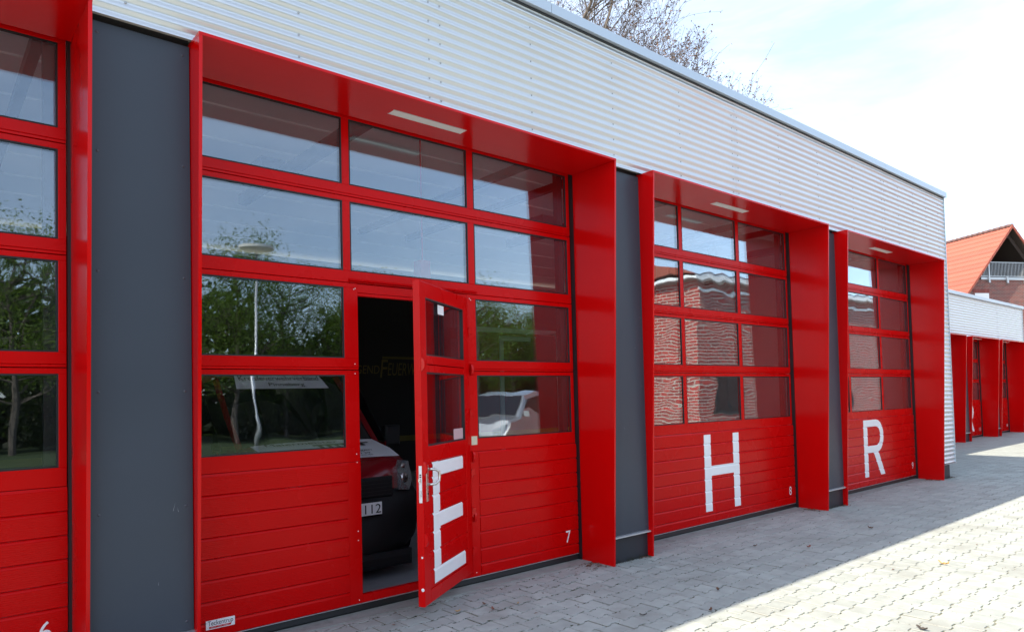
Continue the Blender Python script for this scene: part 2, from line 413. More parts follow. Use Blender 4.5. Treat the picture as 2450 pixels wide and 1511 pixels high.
def seal_strip(parent, xl, xr, zb=.0):
    m = MB(); m.prism([(.418, .0605), (.455, .0605), (.462, .02), (.452, zb-.001), (.424, zb-.001), (.410, .018)], 'x', xl, xr); m.build('bottom_seal', BLACK, parent)
    m = MB(); m.bev(xl, xr, .403, .45, .0610, .0655, .001); m.build('bottom_rail', ALU, parent)
def digit(parent, s, x, z0=.192, h=.115, wd=None):
    y = .4016
    n0 = len(s)
    return text('number', s, WHITE, parent, (x, y, z0), (1, 0, 0), (0, 0, 1), wd or .062*n0, h)
def gate(parent, loc, label, letters=None, num=None, cols=COLS, rows=ROWS, joints=JOINT, xl=.02, xr=3.732, ztop=3.93, slat_cache={}):
    fr = MB(); rails_and_stiles(fr, xl, xr, cols, rows, joints, ztop, 1.156)
    d = fr.build('garage_door', REDD, parent, loc); d['label'] = label
    gk = MB()
    for k, (z0, z1) in enumerate(rows):
        for (a, b) in cols: gasket(gk, a, b, z0, z1)
    gk.build('glazing_gasket', GASK, d)
    for k, (z0, z1) in enumerate(rows):
        for (a, b) in cols: pane(d, a, b, z0, z1, 1 if len(rows) < 4 else ((0, 0, 1, 1) if num == '6' else (0, 2, 2, 2))[k])
    key = (xl, xr)
    if key not in slat_cache: slat_cache[key] = [slat_mesh(xl, xr, a, b) for a, b in zip(SLATS[:-1], SLATS[1:])]
    for sm in slat_cache[key]: link('slat', sm, d)
    if letters: letter('letter', letters, d, SLATS)
    if num: digit(d, num, xr-.178-(.06 if len(num) > 1 else 0)+(.034 if num == '6' else 0), .268 if num == '6' else .192)
    seal_strip(d, xl, xr)
    return d
Hs = [rect(1.57, 1.71, .20, 1.122), rect(2.195, 2.33, .195, 1.118), rect(1.71, 2.195, .622, .742)]
gate(station, (-P, 0, 0), 'glazed red sectional gate number 6, cut off by the left edge of the photo', None, '6')
gate(station, (P, 0, 0), 'glazed red sectional gate with white letter H and number 8', Hs, '8')
gate(station, (2*P, 0, 0), 'glazed red sectional gate with white letter R and number 9', letter_R(1.63, .208, 1.125, .78), '9')

# ---- gate 7 with its open wicket door
fr = MB()
rails_and_stiles(fr, .02, 3.732, COLS, ROWS[:2], [3.232], 3.93, 2.552)
fr.v = fr.v
HX0, HX1 = 1.338, 2.410          # clear opening
for xa, xb, cs in ((.02, 1.338, [COLS[0]]), (2.410, 3.732, [COLS[2]])):
    rails_and_stiles(fr, xa, xb, cs, ROWS[2:], [1.868], 2.548, 1.156)
fr.bev(HX0, HX1, .4175, .46, 2.478, 2.546, .002); fr.bev(HX0, HX1, .4215, .46, 2.452, 2.476, .002)
fr.bev(HX0, HX1, .412, .46, .066, .126, .003)
fr.bev(1.226, 1.338, .409, .458, .067, 1.155, .003); fr.bev(2.410, 2.503, .409, .458, .067, 1.155, .003)
d7 = fr.build('garage_door', REDD, station); d7['label'] = 'glazed red sectional gate number 7 with a wicket doorway standing open'
gk = MB()
for k, (z0, z1) in enumerate(ROWS):
    for c_, (a, b) in enumerate(COLS):
        if k < 2 or c_ != 1:
            gasket(gk, a, b, z0, z1); pane(d7, a, b, z0, z1, 0 if k < 2 else 1)
gk.build('glazing_gasket', GASK, d7)
for a, b in zip(SLATS[:-1], SLATS[1:]):
    link('slat', slat_mesh(.02, 1.226, a, b), d7); link('slat', slat_mesh(2.503, 3.732, a, b), d7)
digit(d7, '7', 3.554); seal_strip(d7, .02, 3.732)
m = MB(); m.prism([(.392, 2.566), (.414, 2.584), (.414, 2.560)], 'x', 1.262, 2.515); m.build('drip_rail', REDD, d7)
rv = MB().dome((0, 0, 0), (0, -1, 0), .0045, .003, 6).mesh('rivet', WHITE)
for x, z in ((1.303, 2.50), (1.315, 2.508), (1.303, 1.915), (1.303, 1.84), (1.305, 1.215), (1.305, 1.15), (1.305, .62), (1.305, .55), (1.305, .092), (2.438, 2.512), (2.452, 2.50), (2.45, .10)):
    link('rivet', rv, d7, (x, .4135 if z > 1.156 else .4085, z))
m = MB(); m.bev(2.428, 2.492, .4128, .4145, 1.215, 1.292, .0005); tag(m.build('sticker', PAPER, d7), 'yellowed paper sticker on the door frame')
sg = MB(); sg.bev(.166, .356, .3995, .4015, .1235, .1835, .0005); sgo = sg.build('maker_plate', WHITE, d7)
sgo['label'] = 'white maker plate reading Teckentrup over a red bar'
text('plate_print', 'Teckentrup', PRINTK, d7, (.178, .3990, .1385), (1, 0, 0), (0, 0, 1), .166, .041)
MB().quad((.186, .3988, .1295), (.330, .3988, .1295), (.330, .3988, .1425), (.186, .3988, .1425)).build('plate_bar', PRINTR, d7)
text('plate_print', 'Türen · Tore · Zargen', WHITE, d7, (.198, .3985, .1320), (1, 0, 0), (0, 0, 1), .118, .0085)

# ---- wicket leaf, hinged at the right, 33 degrees open
ang = R(33)
leaf = None
def LT(u, y, z):      # leaf drawn closed: u from hinge leftwards, y as on the gate (front .404..)
    du = Vector((-math.cos(ang), -math.sin(ang), 0)); nn = Vector((math.sin(ang), -math.cos(ang), 0))
    return tuple(Vector((2.410, .400, 0))+du*u+nn*(.404-y)+Vector((0, 0, z)))
def lfbuild(mb, name, m, parent, loc=(0, 0, 0)):
    # x is minus u so that handedness is kept
    mb.v = [LT(-x, y, z) for x, y, z in mb.v]
    return mb.build(name, m, parent)
fr = MB()
def lbox(u0, u1, z0, z1, y0=.404, y1=.458): fr.bev(-u1, -u0, y0, y1, z0, z1, .003)
lbox(.012, .125, .112, 2.510); lbox(.940, 1.050, .112, 2.510)
lbox(.125, .940, 2.395, 2.510, .4045); lbox(.125, .940, 1.892, 1.957, .4045); lbox(.125, .940, 1.831, 1.886, .4065); lbox(.125, .940, 1.150, 1.273, .4045)
lbox(.125, .940, .113, .212, .4042)
fr.bev(-1.0555, -1.050, .402, .440, .112, 2.512, .001)
leaf = lfbuild(fr, 'wicket_door', REDD, station); leaf['label'] = 'narrow red wicket door with white letter E standing open in gate 7'
gk = MB(); gasket(gk, -.940, -.125, 1.957, 2.395, .407, .436); gasket(gk, -.940, -.125, 1.273, 1.831, .409, .436); lfbuild(gk, 'glazing_gasket', GASK, leaf)
for z0, z1 in ((1.957, 2.395), (1.273, 1.831)):
    m = MB(); m.box(-.944, -.121, .424, .440, z0-.004, z1+.004); lfbuild(m, 'pane', PANE[0], leaf)
LS = [.213, .345, .484, .623, .762, .898, 1.034, 1.148]
for a, b in zip(LS[:-1], LS[1:]):
    me = slat_mesh(-.940, -.125, a, b, .4065, 9)
    for v in me.vertices: v.co = LT(-v.co.x, v.co.y, v.co.z)
    link('slat', me, leaf)
Ep = [rect(-.866, -.733, .236, 1.147), rect(-.733, -.210, 1.036, 1.143), rect(-.733, -.237, .646, .757), rect(-.733, -.190, .236, .342)]
letter('letter', Ep, leaf, LS, .4055, lambda x, y, z: LT(-x, y, z))
m = MB(); m.bev(-.995, -.957, .398, .4035, .868, 1.138, .003); hp = lfbuild(m, 'lock_plate', STEEL, leaf)
m = MB(); m.tube([LT(.976, .400, 1.108), LT(.976, .370, 1.108), LT(.962, .340, 1.106), LT(.93, .326, 1.085), LT(.925, .325, 1.05), LT(.93, .326, 1.018), LT(.962, .340, .998), LT(.976, .370, .995), LT(.976, .400, .995)], .0105, 10)
m.build('door_handle', STEEL, leaf, smooth=True)
m = MB(); m.dome(LT(.976, .398, .925), LT(0, -.6, 0) and Vector((math.sin(ang), -math.cos(ang), 0)), .011, .004, 8); m.build('keyhole', GASK, leaf)
def ebox(name, y0, y1, z0, z1, m_, t=.003, u=1.0555): q = MB(); q.box(-(u+t), -u+.0005, y0, y1, z0, z1); return lfbuild(q, name, m_, leaf)
ebox('strike_plate', .410, .434, .868, 1.138, LIGHTP, .0025)
for z in (1.07, 1.055): ebox('latch_slot', .415, .429, z-.004, z+.006, GASK, .0033)
ebox('latch', .416, .430, 1.020, 1.045, STEEL, .022); ebox('lock_bolt', .414, .430, .915, .960, ALU, .014)
for z, r_ in ((.47, .008), (.235, .013)):
    nn = Vector((-math.cos(ang), -math.sin(ang), 0)); q = MB(); q.dome(LT(1.0560, .420, z), nn, r_, .004, 10); q.build('edge_stud', WHITE, leaf)
for z in (1.885, 1.118, .595):
    for u, pr in ((1.045, leaf), ):
        q = MB(); pts = [LT(u-.012+.0, .404, z+.05*math.cos(a)) for a in (0,)]
        poly = [(.404-.030*math.sin(a), z+.05*math.cos(a)) for a in [math.pi*k/10 for k in range(11)]]
        q.prism(poly, 'x', -u-.006, -u+.018); lfbuild(q, 'hinge_cap', RED, leaf)
    q = MB(); poly = [(.410-.028*math.sin(a), z-.005+.05*math.cos(a)) for a in [math.pi*k/10 for k in range(11)]]
    q.prism(poly, 'x', 2.425, 2.447); q.build('hinge_cap', RED, d7)
for z in (2.22, 1.50, .98, .64, .30):
    q = MB(); q.bev(2.405, 2.445, .388, .413, z-.03, z+.03, .003); q.box(2.398, 2.412, .385, .405, z-.05, z+.01); q.build('hinge', RED, d7)
q = MB(); q.bev(-.655, -.53, .4225, .4235, 2.30, 2.375, .0004); tag(lfbuild(q, 'sticker', WHITE, leaf), 'white paper label stuck behind the upper wicket pane')
q = MB(); q.bev(-.36, -.145, .4225, .4235, 1.285, 1.375, .0004); tag(lfbuild(q, 'sticker', mat('pink_paper', (.55, .36, .38), .7), leaf), 'pale pink label in the lower pane corner')

# ---- red projecting surrounds
def fy(z, zs=ZS, pt=.1906, pb=.0364): return -(pb+(pt-pb)*min(z, zs+.02)/zs)
def surround(parent, loc, W=W, zs=ZS, light=True):
    m = MB()
    side = [(YB, -.03), (YB, zs), (fy(zs, zs), zs), (fy(0, zs), -.03)]
    m.prism(side, 'x', -T, 0); m.prism(side, 'x', W, W+T)
    m.prism([(YB, zs+.001), (YB, zs+T), (fy(zs, zs)-.001, zs+T), (fy(zs, zs)-.001, zs+.001)], 'x', -T-.001, W+T+.001)
    s = m.build('door_surround', RED, parent, loc)
    if light:
        a = W*.396
        l = MB(); l.bev(0, 0, 0, 0, 0, 0); l = MB(); l.box(a, a+.69, .062, .142, zs-.004, zs+.0005); l.build('soffit_light', LIGHTP, s)
        l = MB(); l.box(a-.006, a+.696, .056, .062, zs-.003, zs+.0004); l.box(a-.006, a+.696, .142, .148, zs-.003, zs+.0004); l.build('light_trim', ALU, s)
    k = MB(); k.box(W-.014, W+.012, YB+.002, .437, .0, zs+.08); k.box(-.012, .016, YB+.002, .437, .0, zs+.08); k.box(.016, W-.014, YB+.025, .437, zs+.021, zs+.10)
    k.build('rubber_seal', GASK, s)
    return s
for i in (-1, 0, 1, 2): surround(station, (i*P, 0, 0))

# ---- grey panels, plinth, flashing between the gates
scr = MB().dome((0, 0, 0), (0, -1, 0), .009, .004, 8).mesh('panel_screw', SCREWD, True)
def grey_bay(parent, x0, x1, y0, ztop, zf):
    p = MB(); p.bev(x0+.004, x1-.004, y0, y0+.008, zf+.004, ztop-.024, .001); p = p.build('wall_panel', GREYP, parent)
    for sx in (x0+.055, x1-.045):
        for k in range(6):
            link('panel_screw', scr, p, (sx, y0, zf+.06+(ztop-zf-.15)*k/5))
    b = MB(); b.box(x0, x1, y0+.030, y0+.40, 0, ztop+.6); b.build('wall_core', GASK, parent)
    q = MB(); q.box(x0, x1, y0+.022, y0+.0295, -.02, zf-.004); q.build('plinth', PLINTH, parent)
    fl = MB(); fl.prism([(y0+.02, zf+.004), (y0+.02, zf), (y0-.0265, zf-.008), (y0-.0265, zf-.018), (y0-.0280, zf-.018), (y0-.0280, zf-.006)], 'x', x0+.0005, x1-.0005)
    fl.build('base_flashing', ALU, parent)
for i in (-2, -1, 0, 1):
    grey_bay(station, i*P+W+T, (i+1)*P-T, 0, 3.872, .2662)
SCRAT = mat('pale_scratch', (.30, .31, .32), .6)
for x, z, a, l_ in ((-.13, 1.02, .25, .055), (-.11, 1.00, -.2, .03), (-.22, .58, .1, .022), (4.20, 2.1, .3, .03), (4.0, 1.3, -.3, .025)):
    m = MB(); dx, dz = math.sin(a)*l_/2, math.cos(a)*l_/2
    m.quad((x-dx-.0012, -.0006, z-dz), (x-dx+.0012, -.0006, z-dz), (x+dx, -.0006, z+dz)); m.build('scratch', SCRAT, station)
# ---- corrugated cladding
def corr_mesh(x0, x1, z0, z1, yc=-.045, amp=.009, pitch=.0763, ph=0):
    n = int(round((z1-z0)/pitch*8)); m = MB()
    zs_ = [z0+(z1-z0)*k/n for k in range(n+1)]; ys = [yc-amp*math.cos(2*math.pi*(z-z0)/pitch+ph) for z in zs_]
    m.v = [(x0, y, z) for y, z in zip(ys, zs_)]+[(x1, y, z) for y, z in zip(ys, zs_)]
    m.f = [(k, n+1+k, n+2+k, k+1) for k in range(n)]; m.m = [0]*n
    return m.mesh('cladding_sheet', CORR, True)
sc2 = MB().dome((0, 0, 0), (0, -1, 0), .0085, .007, 8).mesh('cladding_screw', SCREW, True)
def cladding(parent, edges, z0, z1, cols, y=0, nrow=7):
    for k, (a, b) in enumerate(zip(edges[:-1], edges[1:])):
        s = link('cladding_sheet', corr_mesh(a, b+(.03 if k < len(edges)-2 else 0), z0, z1), parent, (0, y-.0022*(k % 2), 0))
        for x in cols:
            if a <= x < b:
                for r_ in range(nrow):
                    zz = z0+.0763*(1.5+2*r_)
                    if zz < z1-.02: link('cladding_screw', sc2, s, (x, -.0375, zz))
CE = [-7.0, -2.46, 1.804, 6.099, 10.33, 13.0]
CC = []
for a in (-2.46, 1.804, 6.099, 10.33): CC += [a-.055, a+.055]
CC += [-1.45, -.385, .678, 2.836, 3.921, 5.016, 7.122, 8.167, 9.254, 10.928, 11.56, 12.14, 12.72]
cladding(station, CE, 3.870, 5.066, CC, 0, 8)
m = MB(); m.box(-7, 12.99, -.058, -.018, 5.067, 5.082); m.build('coping_shade_strip', PLINTH, station)  # dark strip added to paint the shadow band under the coping
s = link('cladding_sheet', corr_mesh(12.476, 13.0, .285, 3.8695), station)
for r_ in range(23): link('cladding_screw', sc2, s, (12.80, -.0375, .285+.0763*(1.5+2*r_)))
m = MB(); m.box(13.0, 13.016, -.060, .06, .272, 5.09); m.build('corner_trim', COPE, station)
m = MB(); m.prism([(.05, .276), (.05, .272), (-.066, .266), (-.068, .266), (-.068, .272)], 'x', 12.474, 13.05); m.build('base_flashing', ALU, station)
m = MB(); m.box(12.476, 12.93, .02, .4, -.02, .266); m.build('plinth', PLINTH, station)
for a, b in ((-7, 3.05), (3.055, 10.32), (10.325, 13.035)):
    m = MB(); m.prism([(-.020, 5.083), (-.085, 5.083), (-.0965, 5.079), (-.0985, 5.081), (-.0985, 5.172), (-.096, 5.1745), (.5, 5.20), (.5, 5.19), (-.02, 5.165)], 'x', a, b); m.build('roof_coping', COPE, station)
# ---- shell and interior
m = MB(); m.box(-7, 12.98, -.02, .36, 3.9, 5.06); m.build('wall_core', INWALL, station)
m = MB(); m.box(12.48, 12.97, -.015, .44, .285, 3.89); m.box(12.70, 12.97, .44, 12, 0, 5.06); m.box(-7.3, -7, -.0, 12, 0, 5.06); m.box(-7, 12.7, 9.2, 9.5, 0, 4.6); m.build('wall', INWALL, station)
m = MB(); m.box(-7, 12.97, .36, 12, 4.72, 5.06); m.build('roof_deck', INCEIL, station)
for k in range(9):
    m = MB(); m.box(-7, 12.7, .9+k*.95, .918+k*.95, 4.700, 4.7195); m.build('ceiling_joint', LIGHTP, station)
for i in (-1, 0, 1, 2):
    for x in (.06, 3.62):
        m = MB(); m.box(i*P+x, i*P+x+.07, .50, 4.6, 4.06, 4.14); m.box(i*P+x, i*P+x+.07, .47, .53, .05, 4.05); m.build('door_track', GASK, station)
    m = MB(); m.box(i*P+1.75, i*P+1.85, .55, 4.2, 4.10, 4.22); m.box(i*P+1.66, i*P+1.94, 3.2, 3.8, 4.22, 4.42); m.build('door_drive', PLINTH, station)
    m = MB(); m.box(i*P+3.13, i*P+3.27, 2.24, 2.38, 3.0, 3.24); m.tube([(i*P+3.2, 2.3, 4.7), (i*P+3.2, 2.3, 3.24)], .012, 6); tag(m.build('hanging_reel', RED, station), 'red cable reel hanging from the ceiling')
m = MB(); m.quad((-7, .455, .003), (12.7, .455, .003), (12.7, 9.2, .003), (-7, 9.2, .003)); m.build('floor', FLOOR, station)
for i in (-1, 0, 1, 2):
    m = MB(); m.box(i*P+.001, i*P+W-.001, .252, .454, -.03, .004); m.build('threshold', CONC, station)
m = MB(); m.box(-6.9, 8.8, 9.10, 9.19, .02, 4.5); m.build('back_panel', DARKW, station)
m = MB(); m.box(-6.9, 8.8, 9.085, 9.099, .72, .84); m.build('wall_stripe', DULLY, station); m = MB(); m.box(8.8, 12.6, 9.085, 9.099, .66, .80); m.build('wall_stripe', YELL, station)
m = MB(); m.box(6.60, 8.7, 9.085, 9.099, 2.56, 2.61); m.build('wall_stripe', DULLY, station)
m = MB(); m.box(8.8, 12.6, 9.10, 9.19, .02, 4.5); m.build('back_panel', INRED, station)
DULL = mat('dull_gold_print', (.16, .12, .03), .7)
text('wall_print', 'JUGEND', DULL, station, (5.70, 9.09, 2.17), (1, 0, 0), (0, 0, 1), .80, .24, .12)
text('wall_print', 'F', DULL, station, (6.53, 9.09, 2.14), (1, 0, 0), (0, 0, 1), .16, .40, .12)
text('wall_print', 'EUERWEHR', DULL, station, (6.72, 9.09, 2.19), (1, 0, 0), (0, 0, 1), 1.12, .28, .12)
m = MB()
for a, b, c, e in ((9.95, 10.07, .03, 3.2), (11.95, 12.07, .03, 3.4), (9.0, 11.95, 3.28, 3.40), (10.07, 11.0, 3.08, 3.2)): m.box(a, b, 9.05, 9.083, c, e)
m.build('partition_frame', WHITE, station)
# border row of narrow stones along each threshold
ps = MB().bev(-.105, .105, -.034, .034, -.02, 0, .003).mesh('border_stone', PAVE)
for v in ps.vertices: v.co = (v.co.x, v.co.z*3.2+.03, v.co.y*.3-.0085)
ps2 = bpy.data.meshes.new('border_stone'); q = MB(); n_ = 0
q.v = [(-.102, -.031, 0), (.102, -.031, 0), (.102, .031, 0), (-.102, .031, 0), (-.106, -.035, -.01), (.106, -.035, -.01), (.106, .035, -.01), (-.106, .035, -.01)]
q.f = [(0, 1, 2, 3), (0, 4, 5, 1), (1, 5, 6, 2), (2, 6, 7, 3), (3, 7, 4, 0)]; q.m = [0]*5
ps2 = q.mesh('border_stone', PAVE)
for i in (-1, 0, 1, 2):
    for k in range(17):
        x = i*P+.11+k*.216
        if x > W-.1+i*P: break
        if x > -1.5: link('border_stone', ps2, paving, (x+rng.gauss(0, .001), .215, rng.gauss(-.001, .001)))

# ================================================================== WING
W2, Z2 = 2.53, 3.13
WL = [0, 3.11, 6.04]
RW = [(2.53, 3.105), (1.87, 2.42), (1.21, 1.76)]; JW = [2.465, 1.80]; CW = [(.07, 1.16), (1.22, 2.455)]
for k, x in enumerate(WL):
    surround(wing, (x, 0, 0), W2, Z2)
    gate(wing, (x, 0, 0), ['narrow red gate at the left of the wing', 'narrow red gate numbered 13 showing the edge of a white R', 'narrow red gate numbered 14 at the right of the wing'][k],
         letter_R(1.02, .208, 1.10, .78) if k == 1 else None, (None, '13', '14')[k], CW, RW, JW, .02, W2-.018, 3.2)
for a, b in ((-.6, -T), (W2+T, WL[1]-T), (WL[1]+W2+T, WL[2]-T), (WL[2]+W2+T, 8.98)): grey_bay(wing, a, b, 0, Z2+.012, .27)
cladding(wing, [-6.7, -2.4, 1.86, 6.1, 8.98], Z2+.012, 4.335, [-.2, .9, 1.8, 1.92, 2.9, 4.0, 5.1, 6.04, 6.16, 7.2, 8.2], 0, 8)
m = MB(); m.box(-6.7, -.6, -.04, .4, 0, Z2+.01); m.build('wall_panel', GREYP, wing)
m = MB(); m.box(-6.7, 8.97, -.02, .36, Z2+.05, 4.34); m.box(-6.7, 8.97, .46, 8, 4.0, 4.33); m.box(8.6, 8.97, .41, 8, 0, 3.99); m.box(-6.7, 8.6, 7.8, 8, 0, 3.99); m.build('wall_core', INWALL, wing)
m = MB(); m.quad((-6.7, .455, .003), (8.6, .455, .003), (8.6, 7.8, .003), (-6.7, 7.8, .003)); m.build('floor', FLOOR, wing)
m = MB(); m.prism([(-.02, 4.34), (-.085, 4.34), (-.0965, 4.335), (-.0985, 4.338), (-.0985, 4.432), (-.096, 4.4345), (.5, 4.46), (.5, 4.45), (-.02, 4.425)], 'x', -6.7, 9.02); m.build('roof_coping', COPE, wing)
m = MB(); m.box(8.98, 9.0, -.058, .06, .27, 4.335); m.build('corner_trim', COPE, wing)
for x in WL:
    m = MB(); m.box(x+.001, x+W2-.001, .252, .454, -.03, .004); m.build('threshold', CONC, wing)

# ================================================================== BRICK HOUSE BEHIND THE WING
def brick_mat(name, sc=1.0, c1=(.30, .075, .055), c2=(.17, .055, .05), mo=(.36, .33, .30)):
    m = bpy.data.materials.new(name); m.use_nodes = True; n = m.node_tree; b = n.nodes['Principled BSDF']; b.inputs['Roughness'].default_value = .85; L = n.links.new
    t = n.nodes.new('ShaderNodeTexCoord'); sp = n.nodes.new('ShaderNodeSeparateXYZ'); cb = n.nodes.new('ShaderNodeCombineXYZ')
    a = n.nodes.new('ShaderNodeMath'); a.operation = 'ADD'
    L(t.outputs['Object'], sp.inputs[0]); L(sp.outputs['X'], a.inputs[0]); L(sp.outputs['Y'], a.inputs[1]); L(a.outputs[0], cb.inputs['X']); L(sp.outputs['Z'], cb.inputs['Y'])
    br = n.nodes.new('ShaderNodeTexBrick'); br.inputs['Scale'].default_value = sc; br.inputs['Brick Width'].default_value = .25; br.inputs['Row Height'].default_value = .0833
    br.inputs['Mortar Size'].default_value = .011; br.inputs['Color1'].default_value = (*c1, 1); br.inputs['Color2'].default_value = (*c2, 1); br.inputs['Mortar'].default_value = (*mo, 1)
    br.inputs['Bias'].default_value = -.15
    L(cb.outputs[0], br.inputs['Vector'])
    ns = n.nodes.new('ShaderNodeTexNoise'); ns.inputs['Scale'].default_value = 3; ns.inputs['Detail'].default_value = 6; L(t.outputs['Object'], ns.inputs['Vector'])
    mr = n.nodes.new('ShaderNodeMapRange'); mr.inputs['To Min'].default_value = .75; mr.inputs['To Max'].default_value = 1.25; L(ns.outputs['Fac'], mr.inputs['Value'])
    mx = n.nodes.new('ShaderNodeMix'); mx.data_type = 'RGBA'; mx.blend_type = 'MULTIPLY'; mx.inputs['Factor'].default_value = 1; L(br.outputs['Color'], mx.inputs['A']); L(mr.outputs['Result'], mx.inputs['B'])
    L(mx.outputs['Result'], b.inputs['Base Color'])
    bp = n.nodes.new('ShaderNodeBump'); bp.inputs['Strength'].default_value = .6; bp.inputs['Distance'].default_value = .01; bp.invert = True
    L(br.outputs['Fac'], bp.inputs['Height']); L(bp.outputs['Normal'], b.inputs['Normal'])
    return m
BRICK = brick_mat('red_brick', 1, (.24, .05, .04), (.12, .04, .038), (.28, .25, .22)); BRICK2 = brick_mat('red_brick_light', .8, (.40, .05, .04), (.20, .045, .04), (.44, .39, .34))
TILE = mat('clay_tile', (.29, .075, .048), .7, var=.12, vscale=1.5, rnd=.12, island=True)
TILED = mat('dark_ridge_tile', (.10, .05, .045), .7, var=.2)
WOOD = mat('dark_stained_wood', (.055, .042, .036), .7, var=.2, vscale=6)
GALV = mat('galvanised_steel', (.50, .52, .55), .4, metal=.6, var=.06)
house = empty('brick_house', (50.836, 8.398, 0), R(-28), 'red brick house with orange tiled gable roof and a balcony behind the wing', 'house')
S0, AP, SLP, HW, LEN = .05, 11.57, 1.20, 5.6, 22
def rz_(s): return AP-SLP*abs(s-S0)
m = MB(); zb_ = 8.26; hw_ = (AP-.12-zb_)/SLP
m.prism([(S0-HW, 0), (S0+HW, 0), (S0+HW, rz_(S0+HW)-.1), (S0+hw_, zb_), (S0-hw_, zb_), (S0-HW, rz_(S0-HW)-.1)], 'y', 0, .36); m.box(S0-HW, S0-HW+.3, .36, LEN, 0, rz_(S0-HW)-.1); m.box(S0+HW-.3, S0+HW, .36, LEN, 0, rz_(S0+HW)-.1)
m.build('wall', BRICK, house)
m = MB(); m.prism([(S0-2.4, 8.3), (S0+2.4, 8.3), (S0, 11.2)], 'y', 2.3, 2.5); m.box(S0-2.5, S0+2.5, .36, 2.3, 8.1, 8.28); m.build('loggia_wall', WOOD, house)
# dark boarding of the gable with the loggia opening cut out of it
m = MB(); off = .62
for sg_ in (-1, 1):
    a = [(S0, AP-.12), (S0, 10.90), (S0+sg_*.18, 10.90), (S0+sg_*2.05, 10.90-(2.05-.18)*SLP*1.0), (S0+sg_*2.05, 8.262), (S0+sg_*hw_, 8.262)]
    m.prism(a if sg_ < 0 else a[::-1], 'y', .05, .12)
m.build('gable_boarding', WOOD, house)
def slope(name, sgn, kind=None):
    n_c = 22; L_ = (HW+.35)/n_c; V_ = []; F_ = []; y0_, y1_ = -.42, LEN; nc = 100
    for k in range(n_c):
        s0, s1 = k*L_, (k+1)*L_+.03
        base = len(V_); seg = nc*4
        for j in range(seg+1):
            yy = y0_+(y1_-y0_)*j/seg; wv = .022*math.sin(2*math.pi*j/4)
            V_.append((S0+sgn*s0, yy, AP-SLP*s0+.005+wv)); V_.append((S0+sgn*s1, yy, AP-SLP*s1+.085+wv))
            V_.append((S0+sgn*s1, yy, AP-SLP*s1+.0+wv))
        for j in range(seg):
            a = base+3*j; F_.append((a, a+1, a+4, a+3)); F_.append((a+1, a+2, a+5, a+4))
    me = bpy.data.meshes.new(name); me.from_pydata(V_, [], F_); me.materials.append(TILE); me.update()
    o = link(name, me, house); o['kind'] = 'stuff'; return o
slope('roof_tiles', -1); slope('roof_tiles', 1)
m = MB()
for sgn in (-1, 1):
    e = HW+.3
    m.quad((S0, -.38, AP-.06), (S0, LEN, AP-.06), (S0+sgn*e, LEN, AP-SLP*e-.06), (S0+sgn*e, -.38, AP-SLP*e-.06))
m.build('roof_soffit', WOOD, house)
rt = MB().tube([(0, 0, 0), (0, .42, .012)], [.12, .135], 8).mesh('ridge_tile', TILED, True)
for k in range(54): link('ridge_tile', rt, house, (S0, -.42+.41*k, AP+.02))
for sgn in (-1, 1):
    n_c = 22; L_ = (HW+.35)/n_c; q = MB()
    q.prism([(0, .07), (sgn*(L_+.03), -SLP*(L_+.03)+.10), (sgn*(L_+.03), -SLP*(L_+.03)-.12), (0, -.13)], 'y', -.46, -.40)
    me = q.mesh('verge_tile', TILE)
    for k in range(n_c): link('verge_tile', me, house, (S0+sgn*L_*k, 0, AP-SLP*L_*k))
rail = MB(); rail.box(-1.66, 4, -.09, -.04, 9.32, 9.36); rail.box(-2.1, 4, -.09, -.04, 8.44, 8.48); rail.tube([(-1.66, -.065, 9.34), (-2.1, -.065, 8.8)], .02, 6)
rail.box(-1.56, -1.48, -.12, -.04, 8.1, 9.55); rail.box(1.35, 1.43, -.12, -.04, 8.1, 9.55)
for s_ in (-1.54, -.17, 1.2): rail.prism([(s_-.05, 8.42), (s_+.05, 8.42), (s_+.09, 8.05), (s_-.04, 8.05)], 'y', -.14, -.03)
rail = rail.build('balcony_railing', GALV, house)
bm_ = MB().box(-.011, .011, -.076, -.054, 8.481, 9.319).mesh('bar', GALV)
for k in range(52):
    s_ = -1.63+.108*k
    if s_ < 3.95 and not -1.58 < s_ < -1.46: link('bar', bm_, rail, (s_, 0, 0))
for k in range(4):
    s_ = -1.72-.1*k; MB().box(s_-.011, s_+.011, -.076, -.054, 8.481, 9.30-(abs(s_)-1.66)*1.22).build('bar', GALV, rail)
m = MB(); m.box(-2.08, 4, -.06, -.002, 8.25, 8.40); m.build('balcony_sill', GALV, house)
ln = MB().box(-.033, .033, -.012, -.001, 7.42, 7.66).mesh('soldier_brick', mat('lintel_brick', (.22, .06, .05), .85, var=.2, rnd=.25))
for k in range(17): link('soldier_brick', ln, house, (-2.66+.0735*k, 0, 0))
m = MB(); m.box(-2.55, -1.5, -.012, -.002, 6.0, 7.41); wn = m.build('window', WHITE, house)
m = MB(); m.box(-2.45, -1.6, -.016, -.0125, 6.1, 7.0); m.build('window_glass', GASK, wn)

